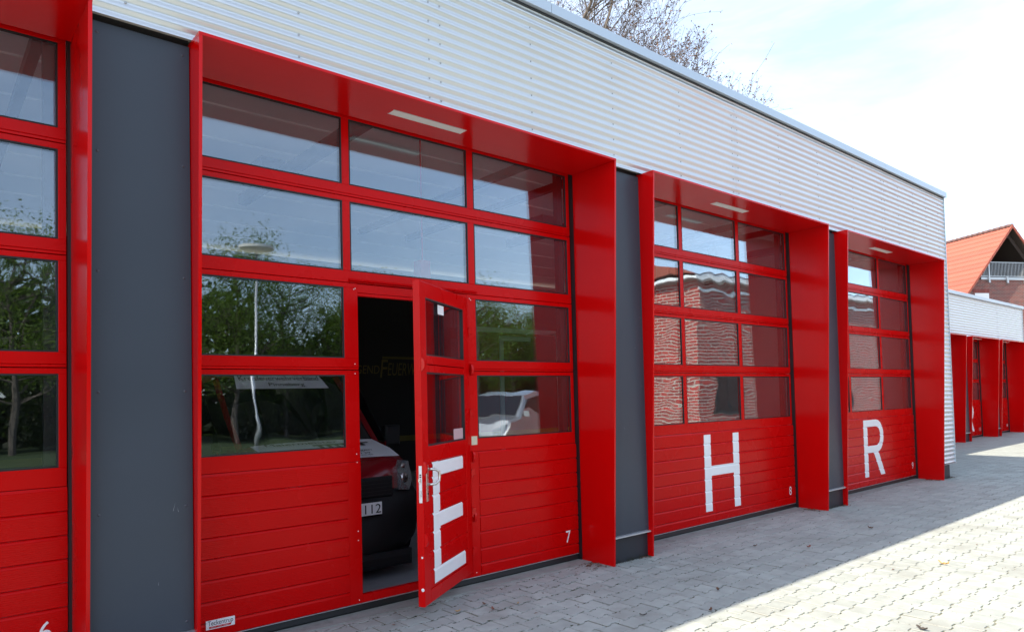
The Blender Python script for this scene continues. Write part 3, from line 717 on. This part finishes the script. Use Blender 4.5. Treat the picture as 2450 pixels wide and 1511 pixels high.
# ================================================================== BARE TREES BEHIND THE STATION
def bare_tree(name, base, height, seed, label, nlimb=8, spread=.9, lean=(0, 0), levels=4, z_first=.35):
    rg = random.Random(seed); t = empty(name, base, 0, label, 'tree')
    big = MB(); twig = MB(); buds = MB()
    def branch(p, d, ln, r, lv):
        n = 5 if lv < 3 else 3; pts = [p]; q = Vector(p); dd = Vector(d).normalized()
        for k in range(n):
            sg_ = .04 if lv == 0 else .16
            dd = (dd+Vector((rg.gauss(0, sg_), rg.gauss(0, sg_), rg.gauss(.05, .12)))*(1 if lv < 3 else 1.3)).normalized()
            q = q+dd*ln/n; pts.append(q.copy())
        rr = [max(r*(1-.75*k/n), .006) for k in range(n+1)]
        (big if lv < 2 else twig).tube(pts, rr, 7 if lv < 1 else (5 if lv < 2 else 3), cap=False)
        if lv >= levels:
            for k in range(1, n+1):
                for _ in range(2):
                    c = pts[k]+Vector((rg.gauss(0, .05), rg.gauss(0, .05), rg.gauss(0, .05))); s = rg.uniform(.02, .05)
                    a = Vector((rg.gauss(0, 1), rg.gauss(0, 1), rg.gauss(0, 1))).normalized()*s; b = Vector((rg.gauss(0, 1), rg.gauss(0, 1), rg.gauss(0, 1))).normalized()*s
                    buds.quad(c-a, c+b, c+a, c-b)
            return
        nb = (0, 7, 6, 5, 4)[lv] if lv else nlimb
        for k in range(nb):
            f = rg.uniform(z_first if lv == 0 else .25, 1.0); i = min(int(f*n), n-1); u = f*n-i
            c = pts[i].lerp(pts[i+1], u); ax = (pts[i+1]-pts[i]).normalized()
            a = Vector((rg.gauss(0, 1), rg.gauss(0, 1), rg.gauss(.15, .5))); a = (a-ax*a.dot(ax)).normalized()
            nd = (ax*rg.uniform(.55, 1.0)+a*spread*rg.uniform(.6, 1.1)).normalized()
            branch(c, nd, ln*rg.uniform(.42, .68)*(1.05-.35*f if lv == 0 else 1), max(rr[i]*rg.uniform(.45, .65), .008), lv+1)
    branch(Vector((0, 0, 0)), Vector((lean[0], lean[1], 1)), height*.78, height*.016, 0)
    big.build('trunk', BARK, t, smooth=True); tag(twig.build('twigs', BARK, t), kind='stuff'); tag(buds.build('buds', BUD, t), kind='stuff')
    return t
bare_tree('bare_tree', (19.2, 16.4, 0), 23.0, 11, 'tall bare spring tree rising behind the roof, the larger of two', 13, .5, (.0, 0), 4, .42)
bare_tree('bare_tree', (21.7, 14.4, 0), 13.9, 23, 'smaller bare tree further right behind the roof edge', 9, .45, (-.01, .0), 4, .55)

# ================================================================== RED VAN INSIDE GATE 7
van = empty('parked_van', (1.66, 1.12, 0), 0, 'red van with white lettering on bonnet and windscreen parked inside gate 7', 'van')
VRED = mat('van_red', (.20, .004, .008), .22, coat=.4, var=.03); VBLK = mat('van_black_plastic', (.007, .007, .008), .55, var=.1, bump=.0004, bscale=200)
VGL = mat('windscreen_glass', (.01, .012, .014), .05, spec=.6); HLG = mat('headlamp_lens', (.74, .77, .82), .2, metal=.85, bump=.007, bscale=28)
VWH = mat('van_white_film', (.84, .85, .87), .35, var=.03); TYRE = mat('tyre_rubber', (.012, .012, .012), .8)
def loft(secs, m, name, parent, smooth=True, close=False):
    """secs: list of rings of equal length"""
    q = MB(); n = len(secs[0])
    for s_ in secs: q.v += [tuple(p) for p in s_]
    for a in range(len(secs)-1):
        for k in range(n-1 if not close else n):
            j = (k+1) % n; q.f.append((a*n+k, a*n+j, (a+1)*n+j, (a+1)*n+k)); q.m.append(0)
    return q.build(name, m, parent, smooth=smooth)
def sym(half): return [(-x, y, z) for x, y, z in reversed(half)]+half
# bonnet: rows from the nose back to the windscreen
BR_ = ((.10, .80, .60), (.10, .92, .62), (.13, 1.02, .63), (.22, 1.085, .645), (.45, 1.15, .67), (.82, 1.225, .70))
bon = [sym([(0, y-.06*(y < .3), z+.02), (hw*.6, y-.03*(y < .3), z+.012), (hw*.9, y, z), (hw, y+.03, z-.03)]) for y, z, hw in BR_]
loft(bon, VRED, 'bonnet', van)
film = [sym([(0, y-.06*(y < .3)-.004, z+.026), (hw*.6, y-.03*(y < .3)-.004, z+.018), (hw*k, y-.004, z+.008)]) for (y, z, hw), k in zip(BR_[3:], (.92, .93, .90))]
loft(film, VWH, 'bonnet_film', van)
# body shell: fenders, sides and roof as rings along y
body = []
for y, hw, zt in ((.27, .765, 1.0), (.36, .80, 1.03), (.55, .85, 1.08), (.85, .87, 1.16), (1.05, .88, 1.18)):
    body.append(sym([(hw*.84, y, zt+.02), (hw*.94, y, zt-.02), (hw, y, zt-.16), (hw, y, .62), (hw-.02, y, .35)]))
half = [[p for p in s_[5:]] for s_ in body]; loft(half, VRED, 'wing_panel', van); loft([[p for p in s_[:5]] for s_ in body], VRED, 'wing_panel', van)
cab = []
for y, hw, zt in ((1.0, .86, 1.18), (1.6, .84, 1.88), (1.85, .82, 1.97), (4.2, .82, 1.98), (4.3, .80, 1.9)):
    cab.append(sym([(0, y, zt+.03), (hw*.75, y, zt+.02), (hw*.93, y, zt-.04), (hw*.99, y, min(zt-.1, 1.35)), (.88, y, 1.1), (.88, y, .35)]))
cabm = loft(cab[1:], VRED, 'body', van)
ws = []
for y, z, hw in ((.80, 1.20, .70), (1.15, 1.50, .685), (1.62, 1.90, .64)):
    ws.append(sym([(0, y-.05, z), (hw*.6, y-.02, z), (hw, y+.06, z)]))
loft(ws, VGL, 'windscreen', van)
for sg_ in (-1, 1):
    q = MB(); q.tube([(sg_*.70, .86, 1.19), (sg_*.70, 1.2, 1.50), (sg_*.655, 1.70, 1.92)], [.035, .03, .035], 6); q.build('roof_pillar', VRED, van)
    q = MB(); q.prism([(.90, 1.2), (1.62, 1.2), (1.62, 1.82), (1.45, 1.75)], 'x', sg_*.845, sg_*.85); q.build('side_window', VGL, van)
    q = MB(); q.prism([(1.0, .35), (1.62, .35), (1.62, 1.19), (.95, 1.19)], 'x', sg_*.868, sg_*.878); q.build('side_door', VRED, van)
# bumper
bp_ = []
for z, dy, hw in ((.22, .10, .70), (.34, .02, .78), (.52, -.01, .80), (.72, .0, .80), (.80, .06, .78)):
    bp_.append(sym([(0, dy, z), (hw*.6, dy+.01, z), (hw*.84, dy+.07, z), (hw*.97, dy+.20, z), (hw, dy+.42, z)]))
loft(bp_, VBLK, 'bumper', van)
q = MB(); q.bev(-.40, .40, .015, .08, .74, .93, .02); 
for k in range(5): q.box(-.38, .38, .008, .02, .762+.033*k, .774+.033*k)
q.build('grille', VBLK, van)
q = MB(); q.bev(-.60, .60, .0, .3, .10, .24, .04); q.build('lower_valance', VBLK, van)
for sg_ in (-1, 1):
    q = MB()
    f0 = [(.45, .06, .80), (.60, .12, .78), (.70, .22, .86), (.67, .24, 1.04), (.54, .13, 1.06), (.44, .07, .98)]
    f0 = [(sg_*a, b-.055, c) for a, b, c in f0]; f1 = [(a*1.0, b+.14, c) for a, b, c in f0]
    n_ = len(f0); q.v = f0+f1; q.f = [tuple(range(n_))]+[((k+1) % n_, k, n_+k, n_+(k+1) % n_) for k in range(n_)]; q.m = [0]*(n_+1)
    hl = q.build('headlight', HLG, van)
    for cx_, cz_, rr_ in ((.545, .90, .055), (.53, 1.01, .03)):
        q = MB(); q.dome((sg_*cx_, .055, cz_), (sg_*.4, -1, .1), rr_, .018, 12); q.build('reflector', STEEL, hl)
    wl = MB(); wl.tube([(sg_*.74, .78, .32), (sg_*.76, .78, .32), (sg_*.87, .78, .32), (sg_*.885, .78, .32)], [.27, .32, .32, .27], 24); wl = wl.build('wheel', TYRE, van)
    q = MB(); q.dome((sg_*.88, .78, .32), (sg_, 0, 0), .2, .02, 16); q.build('rim', STEEL, wl)
    wl2 = MB(); wl2.tube([(sg_*.74, 3.5, .32), (sg_*.76, 3.5, .32), (sg_*.87, 3.5, .32), (sg_*.885, 3.5, .32)], [.27, .32, .32, .27], 24); wl2.build('wheel', TYRE, van)
    q = MB(); q.bev(sg_*.99-.09, sg_*.99+.09, .98, 1.08, 1.14, 1.36, .02); q.build('wing_mirror', VBLK, van)
q = MB(); q.box(-.88, .88, 1.0, 4.28, .33, .36); q.build('underbody', VBLK, van)
# number plate, film and lettering
q = MB(); q.bev(-.26, .25, -.032, -.018, .605, .715, .002); q.build('number_plate', VWH, van)
text('plate_print', 'V 112', PRINTK, van, (-.062, -.0335, .620), (1, 0, 0), (0, 0, 1), .300, .080)
def bpt(t):       # point on the middle of the bonnet, t 0 nose .. 1 windscreen
    ks = [(y-.03*(y < .3), z+.0245) for y, z, hw in BR_[3:]]; u = t*2; i = min(int(u), 1); u -= i
    return ks[i][0]+(ks[i+1][0]-ks[i][0])*u, ks[i][1]+(ks[i+1][1]-ks[i][1])*u
def bt(s, x, t, wd, h, m_=PRINTK):
    y, z = bpt(t); y2, z2 = bpt(t+.08); up = Vector((0, y2-y, z2-z)).normalized()
    return text('film_print', s, m_, van, (x, y-.002, z+.003), (1, 0, 0), up, wd, h)
bt('Malermeister', -.52, .84, .72, .07); bt('Hemdingen', -.04, .30, .42, .060); bt('· 921 99 29', .02, .17, .30, .038); bt('@t-online.de', .02, .06, .30, .038)
q = MB(); y0_, z0_ = bpt(.62); up_ = Vector((0, bpt(.7)[0]-y0_, bpt(.7)[1]-z0_)).normalized()
for k in range(6): q.box(-.06+.085*k, -.02+.085*k, 0, .085, .003, .005)
q.box(-.10, .48, .085, .112, .003, .005); q.box(-.10, .02, -.10, -.07, .003, .005); q.box(.16, .27, -.12, -.07, .003, .005); q.box(.10, .20, -.05, -.02, .003, .005)
q.v = [(x, y0_+y*up_.y-z*up_.z, z0_+y*up_.z+z*up_.y) for x, y, z in q.v]; q.build('film_logo', PRINTK, van)
q = MB(); q.quad((-.56, 1.34, 1.775), (.42, 1.34, 1.775), (.37, 1.54, 1.94), (-.52, 1.54, 1.94)); q.build('windscreen_film', VWH, van)
su = Vector((0, .2, .165)).normalized()
text('film_print', 'Kreisfeuerwehrverband', PRINTK, van, (-.50, 1.436, 1.862), (1, 0, 0), su, .85, .075)
text('film_print', 'Pinneberg', PRINTK, van, (-.22, 1.350, 1.792), (1, 0, 0), su, .38, .072)

# ================================================================== ACROSS THE YARD (seen mirrored in the panes)
def leafy_tree(t, h, cw, seed, lm, dens=1.0):
    rg = random.Random(seed); tr = MB(); cr = MB()
    tr.tube([(0, 0, 0), (.05, .03, h*.3), (-.04, .06, h*.55), (.05, 0, h*.8)], [.13, .10, .07, .03], 7)
    ends = []
    for k in range(34):
        z0 = h*rg.uniform(.18, .8); a = rg.uniform(0, 6.28); ln = cw*rg.uniform(.45, 1.0)*(1.15-.6*z0/h)
        e = Vector((math.cos(a)*ln, math.sin(a)*ln, z0+ln*rg.uniform(.25, .9))); m_ = Vector((e.x*.5, e.y*.5, z0+ln*.2))
        tr.tube([(0, 0, z0), m_, e], [.04, .025, .008], 4, cap=False); ends += [e, m_.lerp(e, .6)]
        for _ in range(4):
            e2 = m_.lerp(e, rg.random())+Vector((rg.gauss(0, .5), rg.gauss(0, .5), rg.gauss(.3, .35))); tr.tube([m_.lerp(e, .5), e2], [.014, .005], 3, cap=False); ends.append(e2)
    for e in ends:
        for _ in range(int(85*dens*rg.uniform(.2, 1.7))):
            c = e+Vector((rg.gauss(0, .40), rg.gauss(0, .40), rg.gauss(0, .34))); s = rg.uniform(.03, .065)
            a = Vector((rg.gauss(0, 1), rg.gauss(0, 1), rg.gauss(0, .7))).normalized()*s; b = a.cross(Vector((rg.gauss(0, 1), rg.gauss(0, 1), rg.gauss(0, 1)))).normalized()*s*.6
            cr.quad(c-a, c+b, c+a, c-b)
    tr.build('trunk', BARK, t); tag(cr.build('crown', lm, t), kind='stuff')
protos = []
TR = [(-3.5, -27, 8.6, 0), (1.5, -25.5, 8.9, 1), (5.6, -27.5, 9.2, 2), (9.4, -25.5, 9.6, 0), (12.2, -27.0, 8.6, 1), (15.2, -25.6, 8.0, 2), (18.8, -27.2, 8.4, 0), (22.6, -25.4, 8.3, 1), (26.8, -27.4, 7.6, 2), (31, -30, 8.4, 0), (36, -31, 8, 1)]
ords = ['first', 'second', 'third', 'fourth', 'fifth', 'sixth', 'seventh', 'eighth', 'ninth', 'tenth', 'eleventh']
for i, (x, y, h, k) in enumerate(TR):
    lab = 'young green tree %s from the left in the row across the lawn' % ords[i]
    t = empty('leafy_tree', (x, y, 0), i*1.7, lab, 'tree', 'row of leafy trees across the lawn')
    if i < 3: leafy_tree(t, 8.8, 2.7, 40+i, (LEAF, LEAF, LEAF)[i], (1.0, .75, 1.2)[i]); protos.append(t)
    else:
        for ch in protos[k].children: dup(ch, t)
    t.scale = (1, 1, h/8.8)
def bush(x, y, r_, h, seed, lab):
    rg = random.Random(seed); t = empty('bush', (x, y, 0), 0, lab, 'bush', 'bushes under the trees'); c = MB(); st = MB()
    for k in range(9):
        a = rg.uniform(0, 6.28); st.tube([(0, 0, 0), (math.cos(a)*r_*.5, math.sin(a)*r_*.5, h*.8)], [.02, .006], 3, cap=False)
    for k in range(5200):
        v = Vector((rg.gauss(0, 1), rg.gauss(0, 1), rg.gauss(0, 1))).normalized()*rg.uniform(.4, 1)**.5; p = Vector((v.x*r_, v.y*r_*.8, h*.5+v.z*h*.5)); s = rg.uniform(.05, .09)
        a = Vector((rg.gauss(0, 1), rg.gauss(0, 1), rg.gauss(0, 1))).normalized()*s; b = a.cross(Vector((rg.gauss(0, 1), rg.gauss(0, 1), rg.gauss(0, 1)))).normalized()*s*.6
        c.quad(p-a, p+b, p+a, p-b)
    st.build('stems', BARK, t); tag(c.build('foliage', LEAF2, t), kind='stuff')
for i, x in enumerate((-5, -1.2, 3.2, 7.2, 11, 14, 17.5, 21, 25, 29, 34)):
    bush(x, -28.4+(i % 3)*.5, 2.1, 2.2+(i*7 % 4)*.35, 70+i, 'dense dark bush under the trees across the lawn, %s from the left' % ords[i])
rg = random.Random(5); q = MB()
for k in range(42000):
    x = rg.uniform(-14, 60); p = Vector((x, -33.5+rg.gauss(0, 1.2), rg.random()**1.2*(6.0+1.5*math.sin(x*.7)+rg.gauss(0, .6)))); sz = rg.uniform(.15, .38)
    a = Vector((rg.gauss(0, 1), rg.gauss(0, .5), rg.gauss(0, 1))).normalized()*sz; b = a.cross(Vector((rg.gauss(0, 1), rg.gauss(0, 1), rg.gauss(0, 1)))).normalized()*sz*.7
    q.quad(p-a, p+b, p+a, p-b)
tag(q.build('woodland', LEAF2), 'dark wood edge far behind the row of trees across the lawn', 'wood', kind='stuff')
lamp = empty('street_lamp', (6.75, -16, 0), 0, 'slim grey street lamp with flat disc head mirrored in gate 7', 'street lamp')
q = MB(); q.tube([(0, 0, 0), (0, 0, 1.2), (0, 0, 1.25), (0, 0, 6.4)], [.065, .065, .045, .035], 12); q.build('pole', GALV, lamp, smooth=True)
q = MB(); q.tube([(0, 0, 6.36), (0, 0, 6.40), (0, 0, 6.47), (0, 0, 6.50)], [.10, .52, .54, .10], 24); q.build('lamp_head', LIGHTP, lamp)
# silver car
car = empty('parked_car', (11.9, -10.2, 0), R(-25), 'silver compact van mirrored in the lowest right pane of gate 7', 'car')
SILV = mat('silver_car_paint', (.42, .43, .45), .25, metal=.6, coat=.5); CGL = mat('car_glass', (.012, .014, .016), .04, spec=.6)
prof = [(-2.0, .35), (-2.05, .7), (-1.95, 1.0), (-1.15, 1.12), (-.55, 1.72), (.2, 1.84), (1.85, 1.80), (2.0, 1.2), (2.05, .6), (2.0, .35)]
secs = []
for yy, sc_ in ((-.86, .9), (-.80, .985), (-.5, 1.0), (.5, 1.0), (.80, .985), (.86, .9)):
    secs.append([(x*(1 if z < 1.0 else .97), yy*(1 if z < 1.15 else .9), .35+(z-.35)*sc_) for x, z in prof])
q = MB(); n_ = len(prof)
for s_ in secs: q.v += s_
for a in range(len(secs)-1):
    for k in range(n_): j = (k+1) % n_; q.f.append((a*n_+k, a*n_+j, (a+1)*n_+j, (a+1)*n_+k)); q.m.append(0)
q.f.append(tuple(range(n_-1, -1, -1))); q.f.append(tuple((len(secs)-1)*n_+k for k in range(n_))); q.m += [0, 0]
q.build('body', SILV, car)
for sg_ in (-1, 1):
    for poly in ([(-.95, 1.14), (-.48, 1.62), (.25, 1.70), (.25, 1.14)], [(.33, 1.14), (.33, 1.70), (1.7, 1.66), (1.75, 1.14)]):
        q = MB(); q.prism(poly, 'y', sg_*.775, sg_*.815); q.build('side_window', CGL, car)
    for x in (-1.3, 1.3):
        wl = MB(); wl.tube([(x, sg_*.70, .32), (x, sg_*.72, .32), (x, sg_*.86, .32), (x, sg_*.88, .32)], [.26, .31, .31, .26], 20); wl = wl.build('wheel', TYRE, car)
        q = MB(); q.dome((x, sg_*.875, .32), (0, sg_, 0), .2, .02, 12); q.build('rim', STEEL, wl)
    q = MB(); q.bev(-.95, -.8, sg_*.95-.08, sg_*.95+.08, 1.12, 1.28, .02); q.build('wing_mirror', SILV, car)
    q = MB(); q.bev(-2.04, -1.9, sg_*.66-.14, sg_*.66+.14, .74, .90, .02); q.build('headlight', HLG, car)
q = MB(); q.prism([(-1.12, 1.15), (-1.08, 1.15), (-.54, 1.70), (-.58, 1.70)], 'y', -.68, .68); q.build('windscreen', CGL, car)
# brick house across the yard
h2 = empty('brick_house', (17.6, -7.6, 0), R(2), 'red brick house with white eaves board, mirrored in the panes of gates 8 and 9', 'house')
q = MB(); q.prism([(0, 0), (34, 0), (34, 5.25), (0, 5.25)], 'y', -3.2, 0); q.build('wall', BRICK2, h2)
q = MB(); q.box(-.3, 34.4, -3.5, .24, 5.25, 5.35); q.box(-.3, 34.4, .245, .28, 5.25, 5.43); q.box(-.02, 34, .001, .03, 4.90, 4.98); q.build('eaves_board', WHITE, h2)
q = MB(); q.prism([(.3, 5.45), (-1.6, 6.0), (-3.5, 5.45)], 'x', -.35, 34.5); q.build('roof', TILE, h2)
for x in (.9, 8.6, 17, 24, 30):
    for z in (.95, ):
        q = MB(); q.box(x, x+1.4, .002, .03, z, z+1.5); wn = q.build('window', VBLK, h2)
        for a in (0, 1):
            q = MB(); q.box(x+.08+.66*a, x+.66+.66*a, .0305, .036, z+.08, z+1.42); q.build('window_glass', CGL, wn)

# ================================================================== LEAVES AND CRUMBS ON THE PAVING
def ground(px, py):
    a = (px-1225+5.1248)/1678.8351; b = -(py-755.5-140.2)/1678.8351
    d = cf_+cr_*a+cu_*b; return CAM+d*(-CAM.z/d.z)
LV = [(1179.6, 1458.8, .055, 1, 'curled red brown leaf on the shaded paving in front of the wicket door'), (1238.8, 1444.5, .032, 2, 'small round brown husk on the paving right of the wicket door'),
      (1094.9, 1463.9, .045, 2, 'narrow tan leaf scrap just right of the wicket door corner'), (1159, 1446, .04, 0, 'reddish leaf crumb close behind the curled leaf by the wicket door'),
      (1423, 1419, .05, 3, 'thin dark twig scrap on the paving below gate 7 right panel'), (1717.7, 1411.8, .05, 0, 'brown leaf scrap on shaded paving below letter H'),
      (1538.6, 1473, .055, 3, 'blackish leaf nearest the shadow edge in the foreground'), (1700, 1461, .055, 0, 'dark leaf beside the shadow edge'),
      (1935, 1309.5, .075, 1, 'larger curled brown leaf on shaded paving in front of gate 8'), (1806.7, 1306.7, .055, 0, 'flat brown leaf on paving left of the larger leaf before gate 8'),
      (2083, 1264, .07, 0, 'brown leaf on the shaded paving in front of gate 9'), (2258, 1350.5, .10, 2, 'rust coloured twig lying on the sunlit paving'),
      (2206, 1507, .075, 3, 'dark red and green leaf on sunlit paving at the bottom edge')]
for i, (px, py, s, k, lab) in enumerate(LV):
    c = ground(px, py); rg = random.Random(90+i); q = MB(); n_ = 7; thin = .18 if 'twig' in lab else rg.uniform(.35, .6)
    rows_ = []
    for a in range(n_):
        u = a/(n_-1)*2-1; wd = s*.5*thin*math.sqrt(max(0.02, 1-u*u))*rg.uniform(.75, 1.2)
        zc = .006+s*.22*u*u*rg.uniform(.6, 1.3); up = s*rg.uniform(.05, .22)
        rows_.append([(u*s*.5, -wd, zc+up), (u*s*.5, 0, zc), (u*s*.5, wd, zc+up*.7)])
    for r_ in rows_: q.v += r_
    for a in range(n_-1):
        for b in range(2): q.f.append((3*a+b, 3*a+3+b, 3*a+4+b, 3*a+1+b)); q.m.append(0)
    me = q.mesh('dry_leaf', DRY[k]); nm = 'twig' if 'twig' in lab else ('husk' if 'husk' in lab else 'dry_leaf')
    o = link(nm, me, None, (c.x, c.y, .001)); o.rotation_euler = (0, 0, rg.uniform(0, 6.28)); tag(o, lab, nm.replace('_', ' '))
rg = random.Random(7); q = MB(); mo = MB()
def crumb(x, y, s, b):
    c = Vector((x, y, .002+s*.3)); p = [c+Vector((rg.gauss(0, s), rg.gauss(0, s*.5), rg.gauss(0, s*.25))) for _ in range(4)]
    b.quad(p[0], p[1], p[2], m=0); b.quad(p[1], p[2], p[3], m=0)
for k in range(520):
    x = rg.uniform(.3, 12); y = rg.uniform(-3.2, .2)
    if rg.random() < .4: y = .2-abs(rg.gauss(0, .35))
    crumb(x, y, rg.uniform(.004, .012), q)
for i in (0, 1, 2):                       # drifts at the foot of the surrounds
    for k in range(90): crumb(i*P+W-.1+rg.gauss(0, .06), rg.uniform(.0, .25), rg.uniform(.006, .016), q)
    for k in range(90): crumb(i*P+P-T-.06+rg.gauss(0, .05), .0+rg.gauss(0, .04), rg.uniform(.006, .016), q)
tag(q.build('leaf_litter', DRY[0]), 'brown leaf crumbs and drifts scattered on the paving', 'leaf litter', kind='stuff')
MOSS = mat('joint_moss', (.034, .036, .014), .95, var=.4, vscale=30)
for k in range(15000):                      # moss sits in the joints between the stones
    r_ = rg.randrange(rows); x = rg.uniform(.2, 8)
    if rg.random() > math.exp(-max(0, x-2.2)/2.6): continue
    y = PY1-.165*r_+rg.gauss(0, .003)
    if rg.random() > math.exp(min(0, y+.35)/.8): continue
    ph = ((x-PX0)/.2) % 1.0; y += (-.010 if (ph < .225 or ph > .775) else .010)*(1 if r_ % 2 == 0 else -1)
    s = rg.uniform(.004, .010); c = Vector((x, y, -.0005))
    p = [c+Vector((rg.gauss(0, s*1.6), rg.gauss(0, s*.5), rg.uniform(-.004, .005))) for _ in range(3)]; mo.quad(*p)
for k in range(2600):                      # end joints
    r_ = rg.randrange(rows); x = rg.uniform(.2, 5)
    if rg.random() > math.exp(-max(0, x-1.6)/2.2): continue
    c_ = round((x-PX0)/.2-(.5 if r_ % 2 else 0)); xx = PX0+.2*c_+(.1 if r_ % 2 else 0)+.1; y = PY1-.083-.165*r_+rg.uniform(-.085, .085); s = rg.uniform(.003, .008)
    c = Vector((xx, y, -.001)); mo.quad(*[c+Vector((rg.gauss(0, s*.6), rg.gauss(0, s*1.3), rg.uniform(-.004, .006))) for _ in range(3)])
for i in (-1, 0, 1, 2):                    # tufts along the plinth and at the far corner
    for k in range(70):
        x = i*P+W+T+rg.uniform(.02, .55); y = .012+rg.gauss(0, .012)
        if i == 2: x = 12.48+rg.uniform(0, .5); y = .0+rg.gauss(0, .02)
        h = rg.uniform(.015, .05); mo.quad((x-.003, y, 0), (x+.003, y, 0), (x+rg.gauss(0, .012), y-rg.uniform(0, .02), h))
tag(mo.build('moss', MOSS), 'moss and short weeds in the paving joints and along the plinth', 'moss', kind='stuff')
